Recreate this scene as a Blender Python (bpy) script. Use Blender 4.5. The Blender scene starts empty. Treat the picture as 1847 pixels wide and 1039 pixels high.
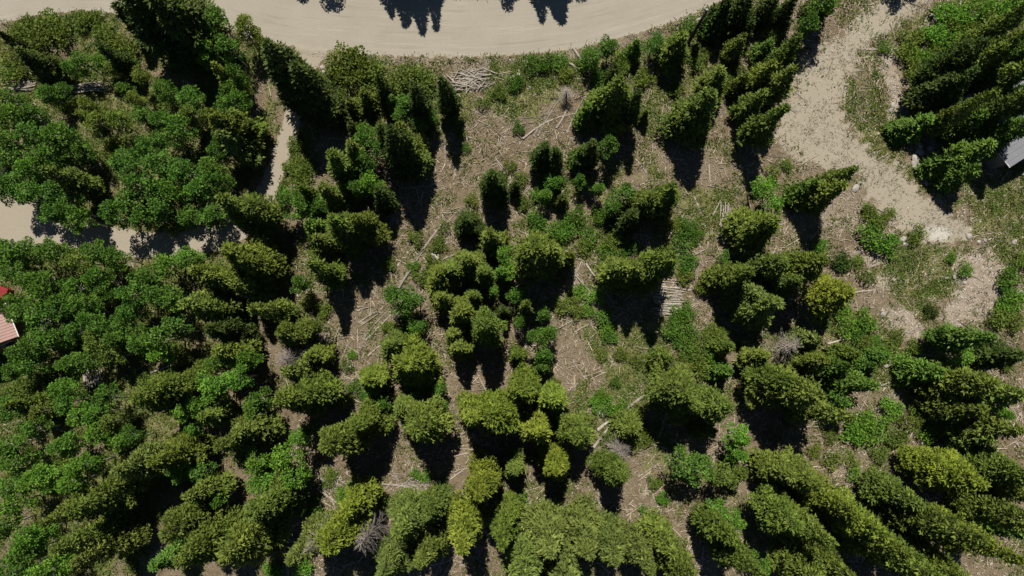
import bpy, math, random
import numpy as np
from mathutils import Vector, Matrix

scene = bpy.context.scene
C = scene.collection
R = math.radians

# ------------------------------------------------------------------ camera
W0, H0, FPX = 1847.0, 1039.0, 1225.0
CAMH, TILT = 75.0, R(5.5)
cam_data = bpy.data.cameras.new('camera')
cam_data.sensor_width = 36.0
cam_data.lens = 36.0 * FPX / W0
cam_data.clip_start = 1.0
cam_data.clip_end = 2000.0
cam = bpy.data.objects.new('camera', cam_data)
cam.location = (0, 0, CAMH)
cam.rotation_euler = (TILT, 0, 0)
C.objects.link(cam)
scene.camera = cam
scene.cycles.max_bounces = 4; scene.cycles.diffuse_bounces = 1; scene.cycles.transmission_bounces = 2; scene.cycles.glossy_bounces = 1
scene.render.resolution_x = 1024
scene.render.resolution_y = 576

# ------------------------------------------------------------------ sky, sun, exposure
SUN_ELEV = R(61.5)
SHX, SHY = 0.115, -1.0                      # where shadows fall on the ground
n = math.hypot(SHX, SHY)
sun_dir = Vector((SHX / n * math.cos(SUN_ELEV), SHY / n * math.cos(SUN_ELEV), -math.sin(SUN_ELEV)))
world = bpy.data.worlds.new('World')
scene.world = world
world.use_nodes = True
wn = world.node_tree
wn.nodes.clear()
wo = wn.nodes.new('ShaderNodeOutputWorld')
bg = wn.nodes.new('ShaderNodeBackground')
sky = wn.nodes.new('ShaderNodeTexSky')
sky.sky_type = 'NISHITA'
sky.sun_disc = False
sky.sun_elevation = SUN_ELEV
sky.sun_rotation = math.atan2(-SHX, -SHY)
sky.altitude = 3000
sky.dust_density = 0.2                      # clear mountain air
bg.inputs['Strength'].default_value = 0.05
wn.links.new(sky.outputs[0], bg.inputs[0])
wn.links.new(bg.outputs[0], wo.inputs[0])
sl = bpy.data.lights.new('sun', 'SUN')
sl.energy = 5.0
sl.angle = R(0.5)
sl.color = (1.0, 0.955, 0.88)
so = bpy.data.objects.new('sun', sl)
so.rotation_euler = sun_dir.to_track_quat('-Z', 'Y').to_euler()
so.location = (-10, 40, 120)
C.objects.link(so)
vs = scene.view_settings
vs.view_transform = 'Standard'
vs.look = 'None'
vs.exposure = 0.0
vs.gamma = 1.0
vs.use_curve_mapping = False

# ------------------------------------------------------------------ pixel <-> place
CT, ST = math.cos(TILT), math.sin(TILT)
def ray(px, py):
    x = (px - W0 / 2) / FPX; y = -(py - H0 / 2) / FPX
    return x, y * CT + ST, y * ST - CT
def at(px, py, z=0.0):
    dx, dy, dz = ray(px, py)
    t = (z - CAMH) / dz
    return dx * t, dy * t
def to_px(x, y, z=0.0):
    zz = z - CAMH
    yc = y * CT + zz * ST
    zc = -y * ST + zz * CT
    return W0 / 2 + FPX * x / -zc, H0 / 2 - FPX * yc / -zc

# ------------------------------------------------------------------ value noise (numpy)
_rng = np.random.RandomState(7)
_tab = _rng.rand(256, 256)
def vnoise(x, y):
    xi = np.floor(x).astype(int); yi = np.floor(y).astype(int)
    fx = x - xi; fy = y - yi
    fx = fx * fx * (3 - 2 * fx); fy = fy * fy * (3 - 2 * fy)
    a = _tab[xi & 255, yi & 255]; b = _tab[(xi + 1) & 255, yi & 255]
    c = _tab[xi & 255, (yi + 1) & 255]; d = _tab[(xi + 1) & 255, (yi + 1) & 255]
    return (a * (1 - fx) + b * fx) * (1 - fy) + (c * (1 - fx) + d * fx) * fy
def fbm(x, y, oct=3):
    s = 0; a = 0.5; t = 0
    for i in range(oct):
        s = s + a * vnoise(x * 2 ** i + 17.3 * i, y * 2 ** i + 5.1 * i); t += a; a *= 0.5
    return s / t

# ------------------------------------------------------------------ mesh helpers
def mk_mesh(name, V, F, mat, var=None, smooth=False):
    V = np.asarray(V, dtype=np.float32); F = np.asarray(F, dtype=np.int32)
    me = bpy.data.meshes.new(name)
    m, k = F.shape
    me.vertices.add(len(V)); me.loops.add(m * k); me.polygons.add(m)
    me.vertices.foreach_set('co', V.ravel())
    me.loops.foreach_set('vertex_index', F.ravel())
    me.polygons.foreach_set('loop_start', np.arange(m, dtype=np.int32) * k)
    me.polygons.foreach_set('use_smooth', np.full(m, smooth, dtype=bool))
    if var is not None:
        a = me.attributes.new('var', 'FLOAT', 'POINT')
        a.data.foreach_set('value', np.asarray(var, dtype=np.float32))
    me.update(calc_edges=True)
    me.materials.append(mat)
    return me
def link(name, me, parent=None):
    o = bpy.data.objects.new(name, me)
    C.objects.link(o)
    if parent is not None: o.parent = parent
    return o
def empty(name, loc=(0, 0, 0), rz=0.0):
    o = bpy.data.objects.new(name, None)
    o.empty_display_size = 0.3
    o.location = loc; o.rotation_euler = (0, 0, rz)
    C.objects.link(o)
    return o
def tag(o, label, cat, group=None):
    o['label'] = label; o['category'] = cat
    if group: o['group'] = group
    return o

class Geo:
    """collects quads (with a per-vertex random value) for one mesh"""
    def __init__(s): s.V = []; s.F = []; s.A = []; s.n = 0
    def add(s, V, F, var=0.5):
        V = np.asarray(V, float); F = np.asarray(F, int)
        s.V.append(V); s.F.append(F + s.n)
        s.A.append(np.full(len(V), var) if np.isscalar(var) else np.asarray(var))
        s.n += len(V)
    def box(s, c, d, rz=0.0, var=0.5):
        x, y, z = d[0] / 2, d[1] / 2, d[2] / 2
        P = np.array([[sx * x, sy * y, sz * z] for sx in (-1, 1) for sy in (-1, 1) for sz in (-1, 1)])
        ca, sa = math.cos(rz), math.sin(rz)
        P = np.stack([P[:, 0] * ca - P[:, 1] * sa, P[:, 0] * sa + P[:, 1] * ca, P[:, 2]], 1) + np.array(c)
        s.add(P, [(0, 1, 3, 2), (4, 6, 7, 5), (0, 4, 5, 1), (2, 3, 7, 6), (0, 2, 6, 4), (1, 5, 7, 3)], var)
    def tube(s, pts, rads, seg=6, var=0.5, cap=True):
        pts = [Vector(p) for p in pts]
        V = []; F = []
        for i, p in enumerate(pts):
            d = (pts[min(i + 1, len(pts) - 1)] - pts[max(i - 1, 0)])
            if d.length < 1e-6: d = Vector((0, 0, 1))
            d.normalize()
            u = d.cross(Vector((0, 0, 1)))
            if u.length < 1e-3: u = Vector((1, 0, 0))
            u.normalize(); w = d.cross(u)
            for k in range(seg):
                a = 2 * math.pi * k / seg
                V.append(p + (u * math.cos(a) + w * math.sin(a)) * rads[i])
        for i in range(len(pts) - 1):
            for k in range(seg):
                a = i * seg + k; b = i * seg + (k + 1) % seg
                F.append((a, b, b + seg, a + seg))
        if cap:
            for base, cpt in ((0, pts[0]), ((len(pts) - 1) * seg, pts[-1])):
                V.append(cpt); ci = len(V) - 1
                for k in range(0, seg, 2):
                    q = (base + k, base + (k + 1) % seg, base + (k + 2) % seg, ci)
                    F.append(q if base else q[::-1])
        s.add([tuple(v) for v in V], F, var)
    def mesh(s, name, mat, smooth=False):
        return mk_mesh(name, np.concatenate(s.V), np.concatenate(s.F), mat, np.concatenate(s.A), smooth)

# ------------------------------------------------------------------ materials
def new_mat(name):
    m = bpy.data.materials.new(name); m.use_nodes = True
    nt = m.node_tree; nt.nodes.clear()
    out = nt.nodes.new('ShaderNodeOutputMaterial')
    return m, nt, out
def N(nt, t, **kw):
    nd = nt.nodes.new(t)
    for k, v in kw.items(): setattr(nd, k, v)
    return nd
def mixc(nt, fac, a, b, mode='MIX'):
    nd = nt.nodes.new('ShaderNodeMix'); nd.data_type = 'RGBA'; nd.blend_type = mode
    for s, v in ((0, fac), (6, a), (7, b)):
        if hasattr(v, 'links'): nt.links.new(v, nd.inputs[s])
        else: nd.inputs[s].default_value = v if s == 0 else (*v, 1)
    return nd.outputs[2]
def mathn(nt, op, a, b=None, c=None, clamp=False):
    nd = nt.nodes.new('ShaderNodeMath'); nd.operation = op; nd.use_clamp = clamp
    for i, v in enumerate((a, b, c)):
        if v is None: continue
        if hasattr(v, 'links'): nt.links.new(v, nd.inputs[i])
        else: nd.inputs[i].default_value = v
    return nd.outputs[0]
def ramp(nt, v, a, b, x=0.0, y=1.0):
    nd = nt.nodes.new('ShaderNodeMapRange'); nd.clamp = True
    nt.links.new(v, nd.inputs[0])
    for i, q in enumerate((a, b, x, y)): nd.inputs[i + 1].default_value = q
    return nd.outputs[0]
def noise(nt, vec, scale, detail=3, rough=0.6):
    nd = nt.nodes.new('ShaderNodeTexNoise'); nd.inputs['Scale'].default_value = scale
    nd.inputs['Detail'].default_value = detail; nd.inputs['Roughness'].default_value = rough
    if vec is not None: nt.links.new(vec, nd.inputs['Vector'])
    return nd.outputs[0]

def leaf_material(name, trans=0.18):
    m, nt, out = new_mat(name)
    oi = N(nt, 'ShaderNodeObjectInfo')
    at_ = N(nt, 'ShaderNodeAttribute', attribute_name='var')
    f = ramp(nt, at_.outputs['Fac'], 0, 1, 0.55, 1.5)
    hs = N(nt, 'ShaderNodeHueSaturation')
    nt.links.new(oi.outputs['Color'], hs.inputs['Color'])
    nt.links.new(ramp(nt, at_.outputs['Fac'], 0, 1, 0.512, 0.49), hs.inputs['Hue'])
    nt.links.new(f, hs.inputs['Value'])
    p = N(nt, 'ShaderNodeBsdfPrincipled')
    nt.links.new(hs.outputs[0], p.inputs['Base Color'])
    p.inputs['Roughness'].default_value = 0.55
    p.inputs['Specular IOR Level'].default_value = 0.12
    t = N(nt, 'ShaderNodeBsdfTranslucent')
    nt.links.new(hs.outputs[0], t.inputs['Color'])
    mx = N(nt, 'ShaderNodeMixShader'); mx.inputs[0].default_value = trans
    nt.links.new(p.outputs[0], mx.inputs[1]); nt.links.new(t.outputs[0], mx.inputs[2])
    nt.links.new(mx.outputs[0], out.inputs[0])
    return m
def wood_material(name, c1, c2, scale=3.0, stretch=(1, 1, 1), use_var=0.5):
    m, nt, out = new_mat(name)
    tc = N(nt, 'ShaderNodeTexCoord')
    mp = N(nt, 'ShaderNodeMapping'); mp.inputs['Scale'].default_value = stretch
    nt.links.new(tc.outputs['Object'], mp.inputs[0])
    at_ = N(nt, 'ShaderNodeAttribute', attribute_name='var')
    nz = noise(nt, mp.outputs[0], scale, 5, 0.7)
    c = mixc(nt, ramp(nt, nz, 0.35, 0.65), c1, c2)
    oi = N(nt, 'ShaderNodeObjectInfo')
    v = mathn(nt, 'ADD', mathn(nt, 'MULTIPLY', at_.outputs['Fac'], use_var),
              mathn(nt, 'ADD', mathn(nt, 'MULTIPLY', oi.outputs['Random'], 0.35), 0.85 - use_var * 0.5))
    c = mixc(nt, 1.0, c, v, 'MULTIPLY')
    p = N(nt, 'ShaderNodeBsdfPrincipled')
    nt.links.new(c, p.inputs['Base Color'])
    p.inputs['Roughness'].default_value = 0.85
    p.inputs['Specular IOR Level'].default_value = 0.2
    b = N(nt, 'ShaderNodeBump'); b.inputs['Strength'].default_value = 0.6; b.inputs['Distance'].default_value = 0.03
    nt.links.new(nz, b.inputs['Height']); nt.links.new(b.outputs[0], p.inputs['Normal'])
    nt.links.new(p.outputs[0], out.inputs[0])
    return m
def plain(name, col, rough=0.6, metal=0.0, nscale=4.0, namp=0.25):
    m, nt, out = new_mat(name)
    tc = N(nt, 'ShaderNodeTexCoord')
    nz = noise(nt, tc.outputs['Object'], nscale, 5, 0.65)
    c = mixc(nt, ramp(nt, nz, 0.3, 0.7), tuple(x * (1 - namp) for x in col), tuple(min(1, x * (1 + namp)) for x in col))
    p = N(nt, 'ShaderNodeBsdfPrincipled')
    nt.links.new(c, p.inputs['Base Color'])
    p.inputs['Roughness'].default_value = rough; p.inputs['Metallic'].default_value = metal
    nt.links.new(p.outputs[0], out.inputs[0])
    return m

M_NEEDLE = leaf_material('needles', 0.10)
M_LEAF = leaf_material('leaves', 0.25)
M_BARK = wood_material('bark', (0.10, 0.075, 0.055), (0.2, 0.16, 0.125), 6.0)
M_ASPENBARK = wood_material('aspen_bark', (0.42, 0.41, 0.36), (0.6, 0.58, 0.5), 5.0)
M_GREYWOOD = wood_material('weathered_wood', (0.24, 0.205, 0.165), (0.47, 0.42, 0.35), 5.0, (1, 1, 1))
M_DEAD = wood_material('dead_twigs', (0.21, 0.18, 0.15), (0.36, 0.315, 0.27), 4.0)
M_CHIP = wood_material('wood_litter', (0.34, 0.275, 0.195), (0.58, 0.50, 0.40), 2.0, use_var=0.9)
M_STONE = wood_material('stone', (0.27, 0.245, 0.21), (0.46, 0.425, 0.37), 2.5, use_var=0.7)

# ------------------------------------------------------------------ ground zones, drawn in photo pixels
def seg_dist(PX, PY, poly, closed):
    best = np.full(PX.shape, 1e9); along = np.zeros(PX.shape); acc = 0.0
    pts = poly + ([poly[0]] if closed else [])
    for (x0, y0), (x1, y1) in zip(pts[:-1], pts[1:]):
        dx, dy = x1 - x0, y1 - y0; L2 = dx * dx + dy * dy
        t = np.clip(((PX - x0) * dx + (PY - y0) * dy) / L2, 0, 1)
        d = np.hypot(PX - x0 - t * dx, PY - y0 - t * dy)
        m = d < best
        best = np.where(m, d, best); along = np.where(m, acc + t * math.sqrt(L2), along)
        acc += math.sqrt(L2)
    return best, along
def inside(PX, PY, poly):
    r = np.zeros(PX.shape, bool)
    for (x0, y0), (x1, y1) in zip(poly, poly[1:] + poly[:1]):
        c = ((y0 > PY) != (y1 > PY))
        with np.errstate(divide='ignore', invalid='ignore'):
            xi = (x1 - x0) * (PY - y0) / (y1 - y0 if y1 != y0 else 1e-9) + x0
        r ^= c & (PX < xi)
    return r
def sd(PX, PY, poly):                       # > 0 inside
    d, _ = seg_dist(PX, PY, poly, True)
    return np.where(inside(PX, PY, poly), d, -d)
def ss(x, a, b):
    t = np.clip((x - a) / (b - a), 0, 1); return t * t * (3 - 2 * t)

ROAD_LOW = [(-420, 190), (-200, 105), (-60, 58), (0, 42), (60, 30), (130, 21), (200, 22), (300, 28), (400, 48), (460, 70), (530, 84), (600, 92),
            (700, 101), (850, 104), (950, 98), (1050, 86), (1100, 74), (1150, 60), (1220, 38), (1290, 8), (1340, -22), (1420, -80), (1500, -160)]
ROAD_UP = [(-460, 60), (-250, -20), (-60, -68), (130, -92), (300, -84), (460, -48), (600, -20), (700, -8), (800, -3), (900, -6),
           (1000, -20), (1100, -48), (1200, -90), (1290, -140), (1360, -200), (1420, -280)]
ROAD = ROAD_LOW + ROAD_UP[::-1]
DRIVE_L = [(565, 84, 60), (552, 108, 46), (542, 150, 34), (533, 195, 32), (525, 225, 31), (510, 268, 31), (497, 308, 32),
           (482, 345, 36), (452, 395, 44), (400, 428, 48), (330, 440, 46), (250, 442, 48), (150, 425, 62), (60, 402, 84), (0, 392, 88), (-120, 385, 90), (-300, 380, 90)]
DRIVE_R = [(1620, -40), (1590, 0), (1535, 42), (1478, 92), (1450, 130), (1430, 180), (1395, 225), (1383, 245), (1420, 270), (1450, 292), (1500, 303),
           (1540, 322), (1560, 350), (1605, 390), (1650, 425), (1700, 445), (1748, 436), (1744, 402), (1700, 372), (1662, 345), (1640, 312), (1590, 282),
           (1548, 248), (1522, 200), (1530, 150), (1558, 98), (1600, 62), (1650, 30), (1700, -10), (1740, -40)]
GREEN = [  # grassy areas (polygon, strength)
    ([(590, 95), (690, 112), (780, 125), (800, 170), (870, 175), (900, 112), (1040, 100), (1060, 140), (960, 185), (1000, 240), (880, 190), (760, 260), (640, 240), (580, 200)], 0.95),
    ([(1060, 100), (1200, 55), (1300, 20), (1340, 120), (1200, 260), (1140, 200), (1080, 180)], 0.75),
    ([(1560, 95), (1600, 80), (1592, 118), (1568, 150), (1600, 205), (1630, 270), (1660, 330), (1720, 380), (1640, 325), (1580, 290), (1545, 245), (1525, 190), (1535, 140)], 0.8),
    ([(1620, 60), (1700, 10), (1900, -30), (1900, 130), (1700, 170), (1640, 130)], 1.0),
    ([(1600, 440), (1660, 430), (1700, 450), (1760, 450), (1740, 520), (1680, 545), (1670, 580), (1640, 560), (1600, 500)], 1.0),
    ([(1740, 330), (1900, 270), (1900, 480), (1800, 470), (1760, 430)], 0.85),
    ([(1085, 300), (1180, 270), (1210, 320), (1150, 330)], 0.5),
    ([(1250, 340), (1320, 340), (1310, 420), (1200, 450), (1190, 390)], 0.8),
    ([(940, 330), (1100, 320), (1130, 450), (1060, 480), (940, 430)], 0.5),
    ([(1050, 590), (1170, 580), (1170, 700), (1100, 680)], 0.55),
    ([(1180, 560), (1290, 600), (1280, 680), (1180, 650)], 0.7),
    ([(1060, 690), (1200, 690), (1200, 850), (1080, 800), (990, 760)], 0.6),
    ([(1480, 560), (1600, 560), (1680, 640), (1640, 720), (1480, 640)], 0.65),
    ([(1480, 760), (1620, 730), (1640, 820), (1540, 830)], 0.4),
    ([(-200, 440), (400, 440), (420, 560), (360, 760), (200, 1100), (-200, 1100)], 0.6),
    ([(-200, 60), (200, 30), (470, 90), (500, 300), (300, 420), (-200, 360)], 0.5),
    ([(510, 240), (560, 230), (560, 330), (500, 340)], 1.0),
    ([(560, 420), (610, 420), (600, 520), (560, 560)], 0.6),
    ([(900, 900), (1000, 900), (1000, 1050), (900, 1050)], 0.5),
]
SAND = [  # bare sandy or stony ground
    ([(1700, 455), (1790, 450), (1825, 500), (1800, 560), (1730, 590), (1690, 575), (1730, 520)], 0.9),
    ([(1590, 560), (1640, 558), (1668, 590), (1650, 618), (1600, 600)], 1.0),
    ([(1540, 452), (1600, 445), (1605, 478), (1560, 482)], 0.9),
    ([(1560, 510), (1610, 488), (1625, 505), (1575, 525)], 0.8),
    ([(1590, 95), (1620, 90), (1628, 170), (1605, 165), (1580, 120)], 1.0),
    ([(1605, 170), (1640, 160), (1650, 215), (1600, 230)], 0.75),
    ([(1460, 330), (1560, 340), (1620, 420), (1480, 420)], 0.45),
    ([(1670, 200), (1700, 240), (1690, 330), (1670, 330)], 0.8),
    ([(1440, 95), (1520, 60), (1480, 120), (1420, 220), (1400, 200)], 0.6),
    ([(1720, 900), (1770, 880), (1800, 930), (1760, 940)], 0.6),
    ([(1640, 60), (1710, 10), (1740, 30), (1690, 60)], 0.6),
    ([(640, 104), (900, 108), (1060, 92), (1200, 55), (1200, 66), (1050, 104), (880, 120), (660, 122)], 0.45),
]
CELL = 0.25
GX = np.arange(-78, 78 + CELL / 2, CELL); GY = np.arange(-50, 60 + CELL / 2, CELL)
XX, YY = np.meshgrid(GX, GY)
PXg, PYg = to_px(XX, YY)
wob = (fbm(XX * 0.9, YY * 0.9, 3) - 0.5) * 34
wob2 = (fbm(XX * 2.7 + 9, YY * 2.7, 2) - 0.5) * 16
s_road = sd(PXg, PYg, ROAD) + wob2 * 0.55
road = ss(s_road, -4, 4)
dl_d, dl_a = seg_dist(PXg, PYg, [(a, b) for a, b, c in DRIVE_L], False)
cum = np.cumsum([0] + [math.dist(p[:2], q[:2]) for p, q in zip(DRIVE_L[:-1], DRIVE_L[1:])])
dl_w = np.interp(dl_a, cum, [c for a, b, c in DRIVE_L]) / 2
s_dl = dl_w - dl_d + wob2 * 0.4
drl = ss(s_dl, -4, 4)
s_dr = sd(PXg, PYg, DRIVE_R) + wob * 0.5 + wob2 * 0.7
drr = ss(s_dr + (fbm(XX * 2.2, YY * 2.2, 3) - 0.5) * 46, -14, 16)
gravel = np.maximum(np.maximum(road, drl), drr * 0.85)
green = np.zeros_like(XX)
for poly, k in GREEN:
    green = np.maximum(green, k * ss(sd(PXg, PYg, poly) + wob * 1.3, -22, 16))
green = np.clip(green * (0.45 + 1.1 * ss(fbm(XX * 0.55 + 3, YY * 0.55, 4), 0.35, 0.62)) + 0.35 * ss(fbm(XX * 0.35 + 40, YY * 0.35, 4), 0.52, 0.66), 0, 1)
sand = np.zeros_like(XX)
for poly, k in SAND:
    sand = np.maximum(sand, k * ss(sd(PXg, PYg, poly) + wob * 0.6 + wob2, -8, 8))
pale = ss(1 - np.hypot((PXg - 1692) / 30, (PYg - 421) / 17) + wob2 * 0.035, 0.0, 0.6)
green *= (1 - np.maximum(road, drl)) * (1 - 0.8 * drr) * (1 - 0.7 * sand)
ZZ = (fbm(XX * 0.13, YY * 0.13, 3) - 0.5) * 0.9 + (fbm(XX * 0.8, YY * 0.8, 3) - 0.5) * 0.28
flat = np.maximum(np.maximum(ss(s_road, -30, 6), ss(s_dl, -22, 4)), ss(s_dr, -26, 6) * 0.9)
ZZ *= (1 - flat * 0.94)
ZZ += 0.12 * ss(s_road, -14, -4) * (1 - ss(s_road, -4, 3))        # graded berm along the road
ZZ += (fbm(XX * 3.1, YY * 3.1, 2) - 0.5) * 0.07 * (1 - flat * 0.7)
_, rd_al = seg_dist(PXg, PYg, ROAD_LOW, False)
rd_ac, _ = seg_dist(PXg, PYg, ROAD_LOW, False)

def gz(x, y):
    i = int(round((y - GY[0]) / CELL)); j = int(round((x - GX[0]) / CELL))
    i = min(max(i, 0), len(GY) - 1); j = min(max(j, 0), len(GX) - 1)
    return float(ZZ[i, j])
def samp(A, x, y):
    i = np.clip(np.round((y - GY[0]) / CELL).astype(int), 0, len(GY) - 1)
    j = np.clip(np.round((x - GX[0]) / CELL).astype(int), 0, len(GX) - 1)
    return A[i, j]

def terrain_material():
    m, nt, out = new_mat('terrain')
    geo = N(nt, 'ShaderNodeNewGeometry'); P = geo.outputs['Position']
    A = lambda nm: N(nt, 'ShaderNodeAttribute', attribute_name=nm).outputs['Fac']
    a_gravel, a_green, a_sand, a_road = A('gravel'), A('green'), A('sand'), A('road')
    n_big = noise(nt, P, 0.25, 4, 0.6); n_mid = noise(nt, P, 1.3, 5, 0.7); n_fine = noise(nt, P, 7.0, 4, 0.75)
    # forest litter and dirt
    dirt = mixc(nt, ramp(nt, n_mid, 0.32, 0.68), (0.10, 0.074, 0.044), (0.26, 0.20, 0.125))
    dirt = mixc(nt, ramp(nt, n_big, 0.35, 0.65), dirt, mixc(nt, ramp(nt, n_fine, 0.3, 0.7), (0.13, 0.10, 0.06), (0.32, 0.255, 0.175)))
    vo = N(nt, 'ShaderNodeTexVoronoi'); vo.inputs['Scale'].default_value = 5.5; nt.links.new(P, vo.inputs['Vector'])
    vc = N(nt, 'ShaderNodeSeparateColor'); nt.links.new(vo.outputs['Color'], vc.inputs[0])
    chip = mathn(nt, 'MULTIPLY', ramp(nt, vc.outputs[0], 0.72, 0.8), ramp(nt, vo.outputs['Distance'], 0.36, 0.22))
    dirt = mixc(nt, mathn(nt, 'MULTIPLY', chip, 0.9), dirt, (0.50, 0.43, 0.33))
    dark = mathn(nt, 'MULTIPLY', ramp(nt, vc.outputs[1], 0.7, 0.8), ramp(nt, vo.outputs['Distance'], 0.4, 0.25))
    dirt = mixc(nt, mathn(nt, 'MULTIPLY', dark, 0.55), dirt, (0.055, 0.04, 0.028))
    # grass and herbs
    gr = mixc(nt, ramp(nt, n_fine, 0.3, 0.7), (0.075, 0.09, 0.025), (0.20, 0.205, 0.075))
    gr = mixc(nt, ramp(nt, n_mid, 0.4, 0.7), gr, (0.27, 0.24, 0.115))
    gfac = ramp(nt, mathn(nt, 'ADD', a_green, mathn(nt, 'MULTIPLY', mathn(nt, 'SUBTRACT', n_fine, 0.5), 0.9)), 0.25, 0.6)
    col = mixc(nt, gfac, dirt, gr)
    # sandy and stony
    v2 = N(nt, 'ShaderNodeTexVoronoi'); v2.inputs['Scale'].default_value = 4.2; nt.links.new(P, v2.inputs['Vector'])
    v2c = N(nt, 'ShaderNodeSeparateColor'); nt.links.new(v2.outputs['Color'], v2c.inputs[0])
    sd_ = mixc(nt, ramp(nt, n_mid, 0.3, 0.7), (0.27, 0.21, 0.15), (0.42, 0.35, 0.265))
    pb = mathn(nt, 'MULTIPLY', ramp(nt, v2c.outputs[0], 0.6, 0.75), ramp(nt, v2.outputs['Distance'], 0.42, 0.28))
    sd_ = mixc(nt, mathn(nt, 'MULTIPLY', pb, 0.8), sd_, (0.6, 0.56, 0.49))
    sfac = ramp(nt, mathn(nt, 'ADD', a_sand, mathn(nt, 'MULTIPLY', mathn(nt, 'SUBTRACT', n_fine, 0.5), 1.0)), 0.25, 0.7)
    col = mixc(nt, sfac, col, sd_)
    # packed gravel
    comb = N(nt, 'ShaderNodeCombineXYZ')
    nt.links.new(mathn(nt, 'MULTIPLY', A('rd_along'), 0.006), comb.inputs[0])
    nt.links.new(mathn(nt, 'MULTIPLY', A('rd_across'), 0.15), comb.inputs[1])
    streak = noise(nt, comb.outputs[0], 1.0, 5, 0.75)
    g1 = mixc(nt, ramp(nt, n_big, 0.3, 0.7), (0.345, 0.31, 0.245), (0.40, 0.365, 0.295))
    g1 = mixc(nt, mathn(nt, 'SUBTRACT', 0.75, mathn(nt, 'MULTIPLY', a_road, 0.75)), g1, (0.385, 0.325, 0.24))
    g1 = mixc(nt, mathn(nt, 'MULTIPLY', A('pale'), 0.9), g1, (0.66, 0.63, 0.57))
    g1 = mixc(nt, ramp(nt, n_fine, 0.3, 0.72), mixc(nt, 0.75, g1, (0.30, 0.265, 0.205)), g1)
    st = mathn(nt, 'MULTIPLY', a_road, ramp(nt, streak, 0.56, 0.72))
    g1 = mixc(nt, mathn(nt, 'MULTIPLY', st, 0.7), g1, (0.23, 0.20, 0.155))
    st2 = mathn(nt, 'MULTIPLY', a_road, ramp(nt, streak, 0.44, 0.3))
    g1 = mixc(nt, mathn(nt, 'MULTIPLY', st2, 0.5), g1, (0.49, 0.45, 0.37))
    v3 = N(nt, 'ShaderNodeTexVoronoi'); v3.inputs['Scale'].default_value = 6.5; nt.links.new(P, v3.inputs['Vector'])
    v3c = N(nt, 'ShaderNodeSeparateColor'); nt.links.new(v3.outputs['Color'], v3c.inputs[0])
    sp = mathn(nt, 'MULTIPLY', ramp(nt, v3c.outputs[0], 0.85, 0.92), ramp(nt, v3.outputs['Distance'], 0.4, 0.2))
    g1 = mixc(nt, mathn(nt, 'MULTIPLY', sp, mathn(nt, 'SUBTRACT', 0.55, mathn(nt, 'MULTIPLY', a_road, 0.4))), g1, (0.16, 0.135, 0.09))
    rfac = ramp(nt, mathn(nt, 'ADD', a_gravel, mathn(nt, 'MULTIPLY', mathn(nt, 'SUBTRACT', n_fine, 0.5), 0.7)), 0.3, 0.62)
    col = mixc(nt, rfac, col, g1)
    p = N(nt, 'ShaderNodeBsdfPrincipled')
    nt.links.new(col, p.inputs['Base Color'])
    p.inputs['Roughness'].default_value = 0.95; p.inputs['Specular IOR Level'].default_value = 0.1
    b = N(nt, 'ShaderNodeBump'); b.inputs['Distance'].default_value = 0.12
    nt.links.new(ramp(nt, a_gravel, 0, 1, 0.9, 0.22), b.inputs['Strength'])
    hgt = mathn(nt, 'ADD', mathn(nt, 'MULTIPLY', n_fine, 1.0), mathn(nt, 'ADD', mathn(nt, 'MULTIPLY', chip, 0.5), mathn(nt, 'MULTIPLY', pb, 0.4)))
    nt.links.new(hgt, b.inputs['Height']); nt.links.new(b.outputs[0], p.inputs['Normal'])
    nt.links.new(p.outputs[0], out.inputs[0])
    return m
M_TERRAIN = terrain_material()

def build_terrain():
    ny, nx = XX.shape
    idx = np.arange(ny * nx).reshape(ny, nx)
    Q = np.stack([idx[:-1, :-1], idx[:-1, 1:], idx[1:, 1:], idx[1:, :-1]], -1).reshape(-1, 4)
    cen = lambda A: (A[:-1, :-1] + A[:-1, 1:] + A[1:, 1:] + A[1:, :-1]).reshape(-1) / 4
    cr, cl, cd = cen(road), cen(drl), cen(drr)
    kind = np.zeros(len(Q), int)
    kind[cd > 0.5] = 3; kind[cl > 0.5] = 2; kind[cr > 0.5] = 1
    V = np.stack([XX, YY, ZZ], -1).reshape(-1, 3)
    att = {'pale': pale, 'gravel': gravel, 'green': green, 'sand': sand, 'road': road, 'rd_along': rd_al, 'rd_across': rd_ac}
    for k, nm in enumerate(('ground', 'gravel_road', 'dirt_driveway', 'gravel_driveway')):
        q = Q[kind == k]
        used, inv = np.unique(q, return_inverse=True)
        Vk = V[used]; Fk = inv.reshape(-1, 4)
        vals = {a: v.reshape(-1)[used] for a, v in att.items()}
        if k == 0:                                   # the sheet goes on far beyond the frame
            x0, x1, y0, y1 = GX[0], GX[-1], GY[0], GY[-1]; B = 600.0; n0 = len(Vk)
            ring = [(x0, y0), (x1, y0), (x1, y1), (x0, y1), (-B, -B), (B, -B), (B, B), (-B, B)]
            Vk = np.vstack([Vk, [(a, b, -0.01) for a, b in ring]])
            Fk = np.vstack([Fk, [(n0 + i, n0 + 4 + i, n0 + 4 + (i + 1) % 4, n0 + (i + 1) % 4) for i in range(4)]])
            for a in vals: vals[a] = np.concatenate([vals[a], np.full(8, 0.35 if a == 'green' else 0.0)])
        me = mk_mesh(nm, Vk, Fk, M_TERRAIN, None, True)
        for a, v in vals.items():
            t = me.attributes.new(a, 'FLOAT', 'POINT'); t.data.foreach_set('value', v.astype(np.float32))
        o = link(nm, me); o['kind'] = 'structure'
build_terrain()

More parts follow.
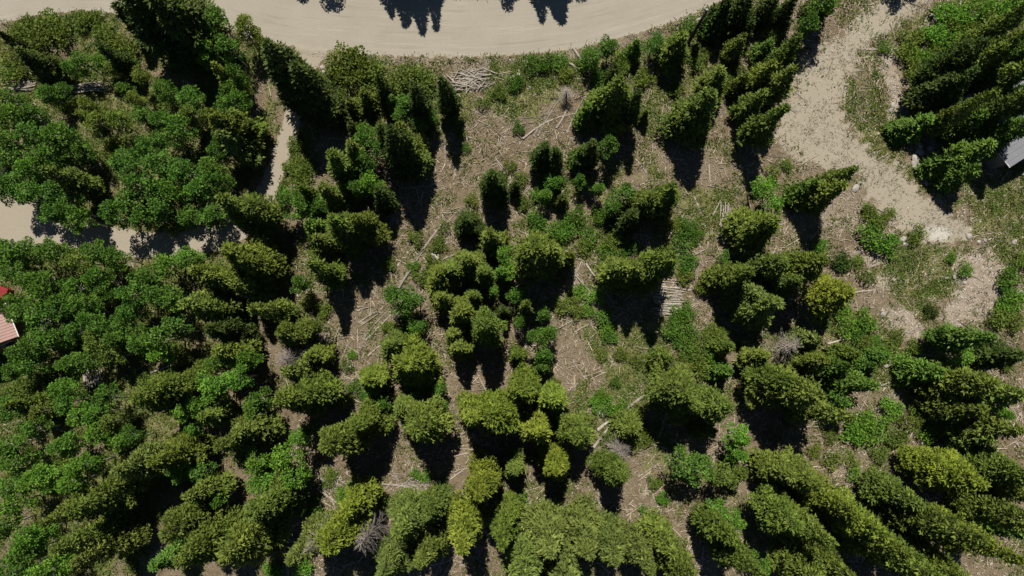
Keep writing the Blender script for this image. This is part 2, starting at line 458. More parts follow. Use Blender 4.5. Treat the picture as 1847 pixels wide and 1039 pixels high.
# ------------------------------------------------------------------ tree prototypes
def rand_unit(rs, n):
    v = rs.normal(size=(n, 3)); return v / np.linalg.norm(v, axis=1, keepdims=True)
def blades(cent, direc, length, width, var, rs, fold=0.25):
    """kite-shaped leaf faces: cent (n,3), direc (n,3)"""
    n = len(cent)
    d = direc / np.linalg.norm(direc, axis=1, keepdims=True)
    u = np.cross(d, rand_unit(rs, n)); u /= np.linalg.norm(u, axis=1, keepdims=True) + 1e-9
    w = np.cross(d, u)
    L = np.asarray(length).reshape(-1, 1); Wd = np.asarray(width).reshape(-1, 1)
    p0 = cent; p1 = cent + d * L * 0.5 + u * Wd * 0.5 + w * Wd * fold
    p2 = cent + d * L; p3 = cent + d * L * 0.5 - u * Wd * 0.5 + w * Wd * fold
    V = np.stack([p0, p1, p2, p3], 1).reshape(-1, 3)
    F = np.arange(4 * n).reshape(n, 4)
    return V, F, np.repeat(var, 4)

def make_conifer(name, seed, h, r, power=0.85, z0=0.14, whorl=0.42, nb=8, blunt=0.0, sparse=1.0):
    rs = np.random.RandomState(seed); rnd = random.Random(seed)
    tg = Geo()
    lean = rs.normal(size=2) * 0.012 * h
    axis = lambda z: np.array([lean[0] * (z / h) ** 2, lean[1] * (z / h) ** 2, z])
    tr = 0.012 * h + 0.03
    zs = [-0.15, 0.12 * h, 0.35 * h, 0.6 * h, 0.8 * h, 0.985 * h]
    tg.tube([axis(max(z, 0)) + np.array([0, 0, min(z, 0)]) for z in zs], [tr * 1.25, tr, tr * 0.8, tr * 0.55, tr * 0.3, 0.012], 8, 0.5)
    cents = []; dirs = []; vars_ = []; sz = []
    z = z0 * h
    lobes = [(rnd.uniform(0, 6.28), rnd.uniform(0.1, 0.26), rnd.randint(2, 4)) for _ in range(3)]
    while z < h * 0.985:
        t = (z - z0 * h) / (h * (1 - z0))
        prof = (1 - t) ** power * (1 - blunt * t) + 0.05
        prof *= min(1.0, 0.55 + t * 5.0)
        k = max(3, int(round(nb * (0.55 + 0.45 * (1 - t)) + rnd.uniform(-1, 1))))
        off = rnd.uniform(0, 6.28)
        for b in range(k):
            if rnd.random() > sparse: continue
            a = off + 2 * math.pi * b / k + rnd.uniform(-0.3, 0.3)
            lob = 1 + sum(A * math.sin(m * a + ph + z * 0.7) for ph, A, m in lobes) * 0.7
            L = r * prof * lob * rnd.uniform(0.72, 1.15)
            zb = z + rnd.uniform(-0.2, 0.2)
            pitch = -0.30 + 0.85 * t ** 1.3 + rnd.uniform(-0.12, 0.12)
            rad = np.array([math.cos(a), math.sin(a), 0]); tan = np.array([-math.sin(a), math.cos(a), 0])
            p0 = axis(min(zb, h * 0.98))
            tipup = 0.12 * L
            end = p0 + rad * L * math.cos(pitch) + np.array([0, 0, L * math.sin(pitch) + tipup * 0.5])
            if L > 0.7:
                midp = p0 + (end - p0) * 0.5 - np.array([0, 0, 0.06 * L])
                tg.tube([p0, midp, end], [0.02 + 0.008 * L, 0.012 + 0.006 * L, 0.006], 3, 0.45, cap=False)
            bv = rnd.uniform(0.0, 1.0)
            ns = max(2, int(L / 0.34))
            for i in range(ns):
                s = 0.28 + 0.72 * (i + rnd.random() * 0.8) / ns
                half = 0.34 * L * math.sin(math.pi * min(1, s * 0.92 + 0.02)) ** 0.8 + 0.06
                nl = max(1, int(round(half * 2 / 0.36)))
                for j in range(nl):
                    q = (j + 0.5) / nl * 2 - 1 + rnd.uniform(-0.15, 0.15)
                    sag = -0.10 * abs(q) * half - 0.07 * L * math.sin(math.pi * s)
                    c = p0 + (end - p0) * s + tan * q * half + np.array([0, 0, sag + rnd.uniform(-0.05, 0.08)])
                    cents.append(c); dirs.append(rad * 0.8 + tan * q * 0.7 + np.array([0, 0, 0.15 + 0.3 * t]))
                    vars_.append(0.55 * bv + 0.45 * rnd.random()); sz.append(0.85 + 0.3 * rnd.random())
        z += whorl * (0.75 + 0.35 * (1 - t)) * rnd.uniform(0.85, 1.15)
    for i in range(7):                                # leader
        zt = h * (0.93 + 0.07 * i / 7); cents.append(axis(zt)); dirs.append(np.array([rs.normal() * 0.4, rs.normal() * 0.4, 0.9]))
        vars_.append(0.6); sz.append(0.8)
    cents = np.array(cents); dirs = np.array(dirs); vars_ = np.array(vars_); sz = np.array(sz)
    nbl = 5
    Cn = np.repeat(cents, nbl, 0) + rs.normal(size=(len(cents) * nbl, 3)) * 0.055
    D = np.repeat(dirs, nbl, 0) + rs.normal(size=(len(cents) * nbl, 3)) * 0.55
    S = np.repeat(sz, nbl)
    V, F, A = blades(Cn, D, 0.40 * S * rs.uniform(0.7, 1.25, len(Cn)), 0.17 * S, np.clip(np.repeat(vars_, nbl) + rs.normal(size=len(Cn)) * 0.08, 0, 1), rs)
    return {'trunk': tg.mesh(name + '_trunk', M_BARK, True), 'crown': mk_mesh(name + '_crown', V, F, M_NEEDLE, A), 'h': h, 'r': r}

def leafy(rs, rnd, clumps, per_m2, leaf, up=0.5):
    C_, D_, A_, S_ = [], [], [], []
    for (c, cr, cz) in clumps:
        nn = int(per_m2 * cr * cr * 4)
        d = rand_unit(rs, nn)
        rr = rs.uniform(0.35, 1.0, nn) ** 0.6
        p = d * rr[:, None] * np.array([cr, cr, cz]) + np.array(c) + rs.normal(size=(nn, 3)) * 0.05
        C_.append(p); dd = d * 0.7 + rs.normal(size=(nn, 3)) * 0.6; dd[:, 2] += up * 0.3
        D_.append(dd); A_.append(np.clip(rnd.uniform(0.15, 0.85) * 0.6 + rs.rand(nn) * 0.4, 0, 1)); S_.append(rs.uniform(0.75, 1.3, nn))
    Cn = np.concatenate(C_); D = np.concatenate(D_); A = np.concatenate(A_); S = np.concatenate(S_)
    return blades(Cn, D, leaf * S, leaf * 0.8 * S, A, rs, 0.12)

def make_aspen(name, seed, h, r, nclump=16, leaf=0.24, dens=85, low=0.42):
    rs = np.random.RandomState(seed); rnd = random.Random(seed)
    tg = Geo()
    ln = rs.normal(size=2) * 0.05 * h
    ax = lambda z: np.array([ln[0] * (z / h) ** 1.6, ln[1] * (z / h) ** 1.6, z])
    tr = 0.010 * h + 0.025
    tg.tube([ax(0) - np.array([0, 0, 0.15])] + [ax(z * h) for z in (0.25, 0.5, 0.75, 0.97)], [tr * 1.2, tr, tr * 0.75, tr * 0.5, 0.015], 7, 0.5)
    clumps = []
    for i in range(nclump):
        t = (i + rnd.random()) / nclump
        z = h * (low + (0.97 - low) * t)
        prof = math.sin(math.pi * (0.16 + 0.80 * t)) ** 0.7
        a = i * 2.4 + rnd.uniform(-0.6, 0.6)
        d = r * prof * rnd.uniform(0.25, 0.85)
        c = ax(z) + np.array([math.cos(a) * d, math.sin(a) * d, rnd.uniform(-0.1, 0.1)])
        cr = r * rnd.uniform(0.22, 0.36)
        clumps.append((c, cr, cr * rnd.uniform(0.5, 0.75)))
        st = ax(max(z - d * 0.7, h * 0.2))
        tg.tube([st, (st + c) / 2 + np.array([0, 0, 0.08]), c], [tr * 0.4, tr * 0.28, 0.012], 4, 0.5, cap=False)
    clumps.append((ax(h * 0.95), r * 0.3, r * 0.25))
    V, F, A = leafy(rs, rnd, clumps, dens, leaf)
    return {'trunk': tg.mesh(name + '_trunk', M_ASPENBARK, True), 'crown': mk_mesh(name + '_crown', V, F, M_LEAF, A), 'h': h, 'r': r}

def make_bush(name, seed, h, r, nclump=11, leaf=0.2, dens=80):
    rs = np.random.RandomState(seed); rnd = random.Random(seed)
    tg = Geo(); clumps = []
    for i in range(nclump):
        a = i * 2.4 + rnd.uniform(-0.5, 0.5); d = r * math.sqrt((i + 0.4) / nclump) * 0.8
        z = h * (0.78 - 0.42 * (d / r) ** 2) * rnd.uniform(0.75, 1.1)
        c = np.array([math.cos(a) * d, math.sin(a) * d, z]); cr = r * rnd.uniform(0.25, 0.4)
        clumps.append((c, cr, min(cr * 0.8, h * 0.3)))
        tg.tube([(c[0] * 0.15, c[1] * 0.15, -0.08), (c[0] * 0.6, c[1] * 0.6, z * 0.6), tuple(c)], [0.028, 0.02, 0.008], 4, 0.5, cap=False)
    V, F, A = leafy(rs, rnd, clumps, dens, leaf)
    return {'stem': tg.mesh(name + '_stem', M_BARK, True), 'foliage': mk_mesh(name + '_foliage', V, F, M_LEAF, A), 'h': h, 'r': r}

def make_dead(name, seed, h, r):
    rs = np.random.RandomState(seed); rnd = random.Random(seed)
    tg = Geo(); bg_ = Geo()
    tr = 0.011 * h + 0.03
    tg.tube([(0, 0, -0.15), (0.02 * h, 0, 0.4 * h), (0.03 * h, 0.01 * h, 0.75 * h), (0.05 * h, 0.0, h)], [tr * 1.2, tr, tr * 0.6, 0.015], 7, 0.5)
    z = 0.25 * h
    while z < h * 0.98:
        t = (z / h - 0.25) / 0.75
        for b in range(6):
            a = rnd.uniform(0, 6.28); L = r * (1 - 0.75 * t) * rnd.uniform(0.5, 1.1)
            p0 = Vector((0.04 * z, 0, z)); d = Vector((math.cos(a), math.sin(a), rnd.uniform(0.0, 0.5)))
            p1 = p0 + d * L * 0.5; p2 = p0 + d * L + Vector((0, 0, 0.12 * L))
            bg_.tube([p0, p1, p2], [0.028, 0.02, 0.008], 3, rnd.random(), cap=False)
            for q in range(5):
                s = rnd.uniform(0.25, 1.0); e = p0 + (p2 - p0) * s
                dd = Vector((d.x + rnd.uniform(-0.8, 0.8), d.y + rnd.uniform(-0.8, 0.8), rnd.uniform(-0.1, 0.5)))
                bg_.tube([e, e + dd * L * 0.3], [0.014, 0.006], 3, rnd.random(), cap=False)
        z += 0.28
    return {'trunk': tg.mesh(name + '_trunk', M_DEAD, True), 'branches': bg_.mesh(name + '_branches', M_DEAD), 'h': h, 'r': r}

CON = [make_conifer('conifer_a', 1, 13, 2.4, 0.85, nb=8), make_conifer('conifer_b', 2, 13, 2.4, 0.75, nb=9, blunt=0.1),
       make_conifer('conifer_c', 3, 13, 2.4, 0.95, nb=8), make_conifer('conifer_d', 4, 13, 2.4, 0.68, z0=0.22, nb=9, blunt=0.15),
       make_conifer('conifer_e', 5, 13, 2.4, 0.6, z0=0.3, nb=8, sparse=0.9)]
NAR = [make_conifer('slim_conifer_a', 11, 12, 1.5, 0.85, nb=7, whorl=0.38), make_conifer('slim_conifer_b', 12, 12, 1.5, 0.75, nb=7, whorl=0.38)]
YNG = [make_conifer('young_conifer_a', 21, 5.5, 1.4, 0.85, z0=0.06, nb=8, whorl=0.3), make_conifer('young_conifer_b', 22, 5.5, 1.4, 0.75, z0=0.08, nb=8, whorl=0.3)]
ASP = [make_aspen('aspen_a', 31, 8, 2.0), make_aspen('aspen_b', 32, 8, 2.0, 19), make_aspen('aspen_c', 33, 8, 2.0, 13, low=0.5),
       make_aspen('aspen_d', 34, 8, 2.0, 17, low=0.36), make_aspen('aspen_e', 35, 8, 2.0, 12, low=0.55)]
BSH = [make_bush('bush_a', 41, 1.8, 1.4), make_bush('bush_b', 42, 1.8, 1.4, 14), make_bush('bush_c', 43, 1.8, 1.4, 8), make_bush('bush_d', 44, 1.8, 1.4, 12)]
DEA = [make_dead('dead_a', 51, 9, 1.8), make_dead('dead_b', 52, 9, 1.8)]

COL = {'s': (0.085, 0.125, 0.028), 'o': (0.155, 0.210, 0.036), 'y': (0.205, 0.260, 0.034), 'g': (0.125, 0.225, 0.036), 'p': (0.175, 0.228, 0.050),
       'a': (0.118, 0.235, 0.034), 'b': (0.160, 0.320, 0.038), 'l': (0.175, 0.240, 0.042)}

# ------------------------------------------------------------------ labels: which one is it?
LANDMARKS = [(545, 110, 'the road junction'), (850, 145, 'the brush pile by the road'), (1245, 75, 'the utility pole'), (1470, 230, 'the drive bend'),
    (1560, 60, 'the top of the right drive'), (1575, 210, 'the grassy island in the drive'), (1835, 280, 'the grey roof'), (1690, 420, 'the pale end of the drive'),
    (1208, 535, 'the neat log stack'), (1308, 400, 'the upright log row'), (15, 590, 'the red roof'), (5, 310, 'the white camper'), (40, 155, 'the top left log stack'),
    (160, 157, 'the shaded log stack'), (510, 270, 'the straight narrow driveway'), (300, 440, 'the driveway under the aspens'), (30, 400, 'the driveway at the left edge'),
    (170, 675, 'the log stack in the left woods'), (1180, 700, 'the long white log'), (645, 985, 'the bleached dead tree'), (1010, 200, 'the arched fallen trunk'),
    (760, 460, 'the diagonal grey log'), (590, 630, 'the bundle of poles'), (1290, 560, 'the bare brown strip'), (1630, 590, 'the sandy bank'), (1650, 490, 'the light green meadow'),
    (960, 930, 'the bottom middle clearing'), (1820, 1010, 'the bottom right corner'), (20, 1020, 'the bottom left corner'), (1087, 745, 'the white stone'),
    (700, 390, 'the twig heap'), (740, 880, 'the slash pile'), (1740, 803, 'the pale log in the right clearing'), (400, 620, 'the dark gap in the left woods'),
    (230, 965, 'the black gap at lower left'), (880, 380, 'the lone dark spruce in the clearing'), (1050, 540, 'the crossing grey logs'), (1450, 960, 'the lower right rows'),
    (1440, 625, 'the grey limb heap'), (285, 690, 'the white log in the left woods'), (1100, 950, 'the small bare patch below'), (1560, 780, 'the lower right clearing'),
    (330, 90, 'the big black spruce shadow'), (880, 740, 'the middle yellow pines'), (80, 820, 'the left edge woods'), (460, 870, 'the lower left aspens')]
ORD = ['nearest', 'second nearest', 'third nearest', 'fourth nearest', 'fifth nearest', 'sixth nearest', 'seventh nearest', 'eighth nearest', 'ninth nearest', 'tenth nearest']
_pending = []
def later(o, what, px, py): _pending.append((o, what, px, py))
def finish_labels():
    groups = {}
    for o, what, px, py in _pending:
        lx, ly, nm = min(LANDMARKS, key=lambda L: (L[0] - px) ** 2 + (L[1] - py) ** 2)
        dx, dy = px - lx, py - ly
        if abs(dx) > abs(dy): dr = 'right of' if dx > 0 else 'left of'
        else: dr = 'below' if dy > 0 else 'above'
        groups.setdefault((what, dr, nm), []).append((math.hypot(dx, dy), o))
    for (what, dr, nm), L in groups.items():
        L.sort(key=lambda t: t[0])
        for i, (d, o) in enumerate(L):
            if len(L) == 1: o['label'] = f'{what} {dr} {nm}'
            else: o['label'] = f'{what}, {ORD[min(i, 9)]} {dr} {nm}'

rng = random.Random(99)
def size_word(h, a, b): return 'short' if h < a else ('tall' if h > b else 'medium')
KINDW = {'s': 'dark green spruce', 'o': 'olive green pine', 'y': 'yellow green pine', 'g': 'fresh green fir', 'p': 'pale olive pine',
         'a': 'deep green aspen', 'b': 'bright green aspen', 'l': 'light olive aspen'}
NAMEW = {'s': 'spruce_tree', 'o': 'pine_tree', 'y': 'pine_tree', 'g': 'fir_tree', 'p': 'pine_tree', 'a': 'aspen_tree', 'b': 'aspen_tree', 'l': 'aspen_tree'}
GRPW = {'spruce_tree': 'spruces in the forest', 'pine_tree': 'pines in the forest', 'fir_tree': 'firs in the forest', 'aspen_tree': 'aspens in the forest'}
def jit(c, a=0.12):
    k = 1 + rng.uniform(-a, a)
    return (c[0] * k * (1 + rng.uniform(-0.08, 0.08)), c[1] * k, c[2] * k * (1 + rng.uniform(-0.1, 0.1)), 1)
def plant(proto, name, loc, rz, sxy, sz, color, parts, tilt=(0, 0)):
    o = empty(name, loc, rz)
    o.rotation_euler = (tilt[0], tilt[1], rz); o.scale = (sxy, sxy, sz)
    for pn in parts:
        c = link(pn, proto[pn], o); c.color = color
    return o
def tree(kind, tx, ty, h, r, base=False):
    """tx,ty: pixel of the tree top (or of its foot when base) ; the foot stands on the ground below"""
    if kind in 'abl':
        r *= 0.86; h *= 0.9
        pr = rng.choice(ASP); x, y = at(tx, ty, 0 if base else h * 0.72)
    else:
        if not base: r *= 0.84; h *= 0.88 if ty < 480 else 0.94
        pr = rng.choice(YNG) if h < 7.2 else (rng.choice(NAR) if r < 1.75 else (rng.choice(CON[:3]) if kind == 's' else rng.choice(CON)))
        x, y = at(tx, ty, 0 if base else h * 0.97)
    z = gz(x, y) - 0.05
    o = plant(pr, NAMEW[kind], (x, y, z), rng.uniform(0, 6.28), r / pr['r'], h / pr['h'], jit(COL[kind]), ('trunk', 'crown'),
              (rng.uniform(-0.03, 0.03), rng.uniform(-0.03, 0.03)))
    o['category'] = 'tree'; o['group'] = GRPW[NAMEW[kind]]
    px, py = to_px(x, y, h * 0.6)
    a, b = (6.0, 8.3) if kind in 'abl' else (8.0, 12.6)
    later(o, f'{size_word(h, a, b)} {KINDW[kind]}', px, py)
    return o
def bush(col, px, py, r, h=None):
    h = h or r * 1.25
    pr = rng.choice(BSH); x, y = at(px, py, h * 0.6)
    o = plant(pr, 'bush', (x, y, gz(x, y) - 0.03), rng.uniform(0, 6.28), r / pr['r'], h / pr['h'], jit(COL[col], 0.15), ('stem', 'foliage'))
    o['category'] = 'bush'; o['group'] = 'bushes and saplings on the open ground'
    w = {'a': 'deep green', 'b': 'bright green', 'l': 'light olive', 'g': 'fresh green', 'o': 'olive', 's': 'dark green', 'y': 'yellow green', 'p': 'pale olive'}[col]
    later(o, f'{"small" if r < 1.0 else "wide" if r > 1.6 else "rounded"} {w} bush', px, py)
    return o
def dead(px, py, h, r, i):
    x, y = at(px, py, h * 0.9)
    o = plant(DEA[i], 'dead_tree', (x, y, gz(x, y) - 0.05), rng.uniform(0, 6.28), r / 1.8, h / 9, (1, 1, 1, 1), ('trunk', 'branches'))
    o['category'] = 'dead tree'; o['group'] = 'bare dead trees'
    later(o, 'bare grey dead tree with fine twigs', px, py)

# TREES: (kind, x, y, height, crown radius), x and y are pixels of the top
TREES = [
 # upper left wood
 ('s',222,-48,15.5,4.6),('s',275,-20,14.5,4.2),('s',300,20,12,2.8),('s',212,10,8,2.0),('a',350,42,7,1.9),('a',398,42,7.5,2.0),('l',440,58,7,1.9),('a',375,82,7,2.0),('a',420,92,7,1.8),('l',470,75,5,1.2),
 ('s',478,80,17.5,3.5),('s',520,120,15.5,3.3),('o',390,118,9,1.4),('a',425,138,8,1.7),('a',428,188,8,1.7),('a',425,165,7,1.6),('a',370,105,6,1.5),
 ('s',0,62,8,1.3),('s',34,86,9,1.7),('s',40,105,7,1.5),('s',178,82,9,1.4),('l',60,110,5,1.4),('a',150,112,5.5,1.6),('a',182,110,5,1.5),('l',195,125,5,1.3),('a',128,122,5,1.3),
 ('l',255,140,5,1.3),('a',295,165,6,1.5),('a',342,182,6.5,1.8),('l',240,178,5,1.2),('a',225,165,5,1.2),('a',85,170,6,1.5),('a',20,180,6.5,1.8),('a',115,165,5,1.3),('l',155,192,5,1.5),
 ('a',20,215,8,2.0),('a',65,212,7,1.9),('a',100,240,7.5,2.0),('a',55,245,8,2.1),('a',15,255,8,2.0),('a',135,255,7,1.9),('l',165,215,6,1.7),('l',215,220,6,1.7),('a',250,205,5.5,1.5),
 ('a',90,275,7.5,2.0),('a',25,290,8,2.1),('b',55,300,7.5,1.8),('a',150,275,6,1.6),('a',290,215,7,1.7),('a',325,225,7.5,2.0),('a',300,250,7,1.7),('l',350,210,6.5,1.6),('a',265,265,6,1.5),
 ('o',76,304,11.5,1.7),('a',30,335,8,2.2),('a',65,345,8,2.2),('a',100,355,8,2.0),('a',15,350,7,1.6),('a',130,375,7.5,1.9),('a',95,385,7,1.7),('a',150,395,7,1.8),('a',205,392,8,2.0),
 ('a',240,372,8,2.2),('a',255,335,8.5,2.3),('a',225,300,8,2.0),('a',290,300,8.5,2.3),('a',330,302,8.5,2.3),('a',310,335,8,2.0),('a',355,345,8,2.0),('a',375,310,8,1.8),('a',395,278,7,1.5),
 ('a',250,395,7,1.7),('a',290,380,7,1.7),('a',390,325,8,1.7),('a',345,385,7,1.7),('a',385,385,7,1.8),('o',385,205,12.5,2.6),('p',398,238,11,2.0),('o',420,205,9,1.8),('a',402,265,7,1.4),('a',405,250,7,1.4),('a',410,190,6.5,1.6),
 # along the narrow driveway
 ('o',395,360,13.5,2.6),('o',440,365,12,2.2),('a',520,352,7,1.7),('a',545,375,7,2.0),('g',560,405,8,1.8),('o',545,340,8,1.4),('o',586,336,11,1.8),('o',600,395,14,2.7),('o',640,392,12,2.2),('o',575,425,9,1.6),
 ('o',592,266,12,2.0),('o',625,258,10,1.7),('a',662,250,8,1.8),('a',648,290,8,1.8),('b',620,305,7,1.4),('b',668,325,7,1.6),('a',685,270,8,1.7),('s',702,238,15.5,2.7),('s',683,222,11.5,1.5),('o',720,230,13,2.2),('o',738,262,10,1.8),
 ('a',640,335,7,1.5),('s',680,345,8,1.6),('s',742,153,12,1.5),('a',735,182,6.5,1.6),('a',755,222,5,1.2),('a',780,215,4.5,1.1),('a',722,205,6,1.5),('s',797,138,12.6,1.75),('s',682,138,8,1.3),('o',655,165,5,1.3),('s',632,220,5,1.1),('o',630,180,4.5,1.2),('g',705,175,5,1.3),
 ('s',888,310,11.5,2.2),('s',838,388,9.5,2.1),('s',928,332,4.5,0.9),('o',885,425,8,2.0),('b',908,458,5.5,1.4),('b',925,492,6,1.7),('g',905,490,6,1.4),
 # central conifers
 ('o',842,468,10,2.4),('o',790,495,9,2.2),('o',868,485,8,1.7),('o',812,480,8,1.8),('o',798,540,9,1.7),('o',850,530,8,1.3),('o',836,556,10,2.0),('o',873,588,14,2.2),('o',818,602,8,1.5),('o',826,628,9,1.6),
 ('a',722,532,8,2.0),('a',748,540,7,1.6),('a',752,590,5.5,1.4),('b',893,527,4,1.0),('a',930,535,6,1.4),('o',948,548,7.5,1.3),('a',985,565,5,1.2),('a',940,580,5,1.1),('s',905,560,5,1.0),
 ('o',968,446,14.5,2.9),('o',1000,452,11,2.0),('o',1028,460,8,1.2),('a',972,605,8,1.5),('a',985,636,7.5,1.5),('a',995,605,6.5,1.2),('g',980,665,6,1.3),('o',935,640,5,1.2),
 ('s',980,262,9,1.7),('s',1003,268,8.5,1.4),('s',1070,253,10,1.7),('g',1048,270,6.5,1.4),('a',1095,262,7,1.5),('a',1045,325,4.5,1.1),('a',1076,340,4.5,1.1),('a',1000,328,5,1.5),('a',978,350,4.5,1.2),('s',1015,355,4.5,1.1),
 # upper middle right
 ('o',1122,146,13.2,2.7),('s',1155,164,12,1.5),('o',1085,165,9,1.8),('g',1062,195,6.5,1.5),('a',1100,85,5,1.5),('a',1070,105,5,1.4),('s',1110,120,5,1.2),('o',1232,64,8.2,1.9),('a',1180,78,5,1.4),('g',1150,76,4.5,1.2),
 ('s',1310,2,7.5,2.0),('s',1352,-8,8,2.0),('s',1398,-6,7,1.7),('o',1340,66,6,1.4),('g',1300,18,6,1.5),('s',1355,40,4.5,1.1),('a',1478,8,8,2.2),('a',1462,38,6.5,1.7),('s',1500,-10,7,1.8),('s',1430,0,6.5,1.6),
 ('o',1412,92,7,1.5),('o',1442,66,7,1.4),('g',1390,78,5,1.4),('o',1306,124,8.2,1.9),('o',1285,166,13.8,3.1),('o',1255,190,10,2.1),('o',1395,112,10,1.6),('o',1435,124,12,1.9),('o',1375,165,9,1.6),('o',1415,190,13.5,1.9),('o',1345,135,6,1.2),('o',1165,200,3.5,0.9),('s',1258,80,3,0.8),
 ('o',1540,305,12.5,1.6),('o',1525,332,11.5,1.8),('g',1470,330,7,1.5),('b',1372,335,6.5,1.8),('b',1398,362,6,1.7),('o',1400,392,12.5,2.9),('o',1378,425,9,1.8),
 ('o',1217,338,12.3,2.3),('o',1175,352,10,2.3),('a',1125,345,6.5,1.8),('a',1105,372,5,1.4),('s',1140,385,7,1.8),
 # right forest
 ('o',1865,2,14.5,1.6),('o',1850,62,13.5,2.3),('s',1780,70,13,2.6),('o',1810,85,12,2.8),('o',1868,112,12.5,2.7),('o',1797,166,14.2,1.4),('o',1862,165,13,2.1),('g',1775,205,8,1.8),('g',1872,212,12,2.3),('s',1760,130,11,2.4),('s',1715,140,9,2.0),
 ('g',1680,212,5,1.9),('g',1645,222,4,1.7),('g',1792,258,9,2.0),('g',1760,300,7,1.9),('g',1720,285,5.5,1.7),('o',1850,20,11,2.0),('g',1890,60,12,2.4),('g',1895,150,12,2.2),
 # right middle
 ('y',1534,530,10.5,2.6),('o',1482,472,14,2.9),('o',1412,472,12.5,2.6),('o',1350,490,11,2.2),('p',1402,546,11.5,2.7),('p',1370,530,9,2.0),('o',1440,500,10,2.2),('p',1478,614,6.5,1.8),('o',1500,650,8.5,2.1),('g',1582,695,11,1.6),('g',1530,662,7,1.6),('a',1528,722,7,1.8),('s',1490,720,7,1.5),
 ('g',1797,606,11.5,1.9),('b',1735,640,5,1.7),('g',1692,672,7,1.9),('a',1715,705,6,1.7),('b',1742,728,5,1.2),('o',1800,700,12,2.9),('o',1850,715,13,3.0),('g',1770,690,9,2.2),('o',1775,740,10,2.4),('o',1835,775,12,2.8),('s',1850,640,9,2.0),('o',1790,790,9,1.9),('b',1800,750,8,1.3),
 ('g',1600,640,5,1.2),('g',1578,660,5,1.2),('o',1545,640,5.5,1.5),
 ('o',1204,470,16,2.6),('o',1160,478,13,2.3),('o',1122,482,11,1.9),('g',1320,672,6,1.4),('o',1206,648,7,1.6),('o',1240,702,13.5,2.9),('o',1312,742,14.5,2.7),('o',1265,735,13,2.5),('o',1285,780,7,1.4),('b',1340,785,7.5,1.9),('b',1325,815,6.5,1.5),
 ('o',1472,706,15.5,2.9),('o',1532,752,15.5,2.0),('o',1425,690,12,2.2),('o',1388,646,8,1.7),('o',1318,622,5.5,1.4),('a',1236,828,8.5,2.3),('a',1266,846,8,2.1),('l',1302,850,7,1.9),('l',1330,850,6,1.5),
 # bottom right
 ('y',1772,868,11.5,2.6),('y',1720,850,9,2.2),('o',1476,874,12,2.6),('o',1430,862,10,2.0),('o',1492,976,15.5,2.5),('o',1440,945,13,2.3),('o',1376,1050,18,2.1),('o',1330,985,14,1.8),('o',1256,1062,17,2.2),('o',1215,995,13,1.8),('y',1605,962,16.5,2.7),('y',1545,925,14,2.3),
 ('o',1632,1010,16,2.5),('o',1660,905,11,2.4),('o',1765,985,17.5,2.7),('y',1835,1010,18,2.7),('o',1700,1040,16.5,2.6),('o',1770,1060,17,2.5),('o',1480,1050,13,2.5),('o',1545,1040,15,2.3),('b',1292,915,7,1.6),('b',1318,945,7,1.5),('b',1365,1015,8,1.3),
 ('o',1858,862,13.5,2.7),('o',1825,835,10,2.1),('g',1840,925,6,1.5),('g',1850,965,7,1.6),('o',1900,960,16,2.5),('o',1880,900,13,2.3),
 # bottom middle
 ('y',865,900,16,2.5),('y',822,985,17,2.6),('o',905,990,16,1.7),('o',925,855,8.5,1.6),('o',922,930,10,1.3),('p',992,1000,16.5,3.0),('p',1062,1000,16,2.9),('p',1122,1012,15,2.6),('p',1172,1030,14,2.2),('p',945,1045,15,2.6),('p',1020,1055,16,2.8),
 ('y',1012,856,12.5,2.3),('o',1118,868,12.5,2.1),('o',1046,790,11.5,2.3),('o',1142,775,6,2.0),('y',946,704,13,2.3),('y',846,755,14.5,2.4),('y',898,758,15,2.7),('y',1004,728,11,1.9),('y',968,782,13,2.0),('o',745,772,15.5,2.8),('o',715,745,12,2.0),
 ('y',728,655,13,3.1),('o',700,625,10,2.0),('y',655,685,8.5,1.8),('o',590,812,16.5,2.4),('o',640,770,13,2.2),('a',690,728,5.5,1.4),('a',762,690,5,1.4),('a',790,735,5,1.4),('a',785,700,5,1.2),
 # bottom left
 ('p',725,960,15,2.8),('o',765,935,12,2.1),('y',588,985,16,2.4),('y',622,922,12.5,2.0),('p',525,1012,15,2.4),('p',560,1000,13,2.0),('o',450,930,15,2.5),('o',418,1000,16,3.0),('o',480,905,12,2.0),('p',690,1040,14,2.4),('o',760,1020,14,2.2),
 ('b',515,820,9.5,2.0),('b',480,865,9.5,1.9),('b',535,860,9,1.8),('b',462,838,9,1.8),('a',440,820,8,1.6),('b',540,785,7.5,1.6),('a',560,770,6.5,1.3),('o',505,722,15.5,2.9),('o',545,710,12,2.2),('b',385,702,9.5,2.1),('b',425,680,9,1.9),('b',448,648,8,1.6),('b',368,728,8,1.6),('a',462,715,7.5,1.7),('a',455,745,7.5,1.6),
 ('a',390,650,8,1.7),('b',330,745,7.5,1.6),('b',348,772,6.5,1.2),('o',395,800,13,2.3),('o',430,785,11,2.0),('o',285,700,12,2.3),('o',240,715,12,2.3),('o',355,755,10,1.7),('a',335,700,7,1.5),
 ('p',205,852,13,2.4),('o',262,838,13,2.5),('o',168,882,13.5,2.3),('o',120,922,14,2.4),('o',70,940,13,2.1),('o',100,995,14.5,2.4),('p',135,1015,13,2.2),('o',290,960,13.5,2.4),('o',335,1005,14.5,2.8),('g',272,1025,9,1.8),('b',365,890,7,1.4),('o',335,905,11,1.9),('b',395,900,7,1.3),('a',370,850,7,1.6),('a',320,855,7.5,1.7),('b',330,835,8,1.8),
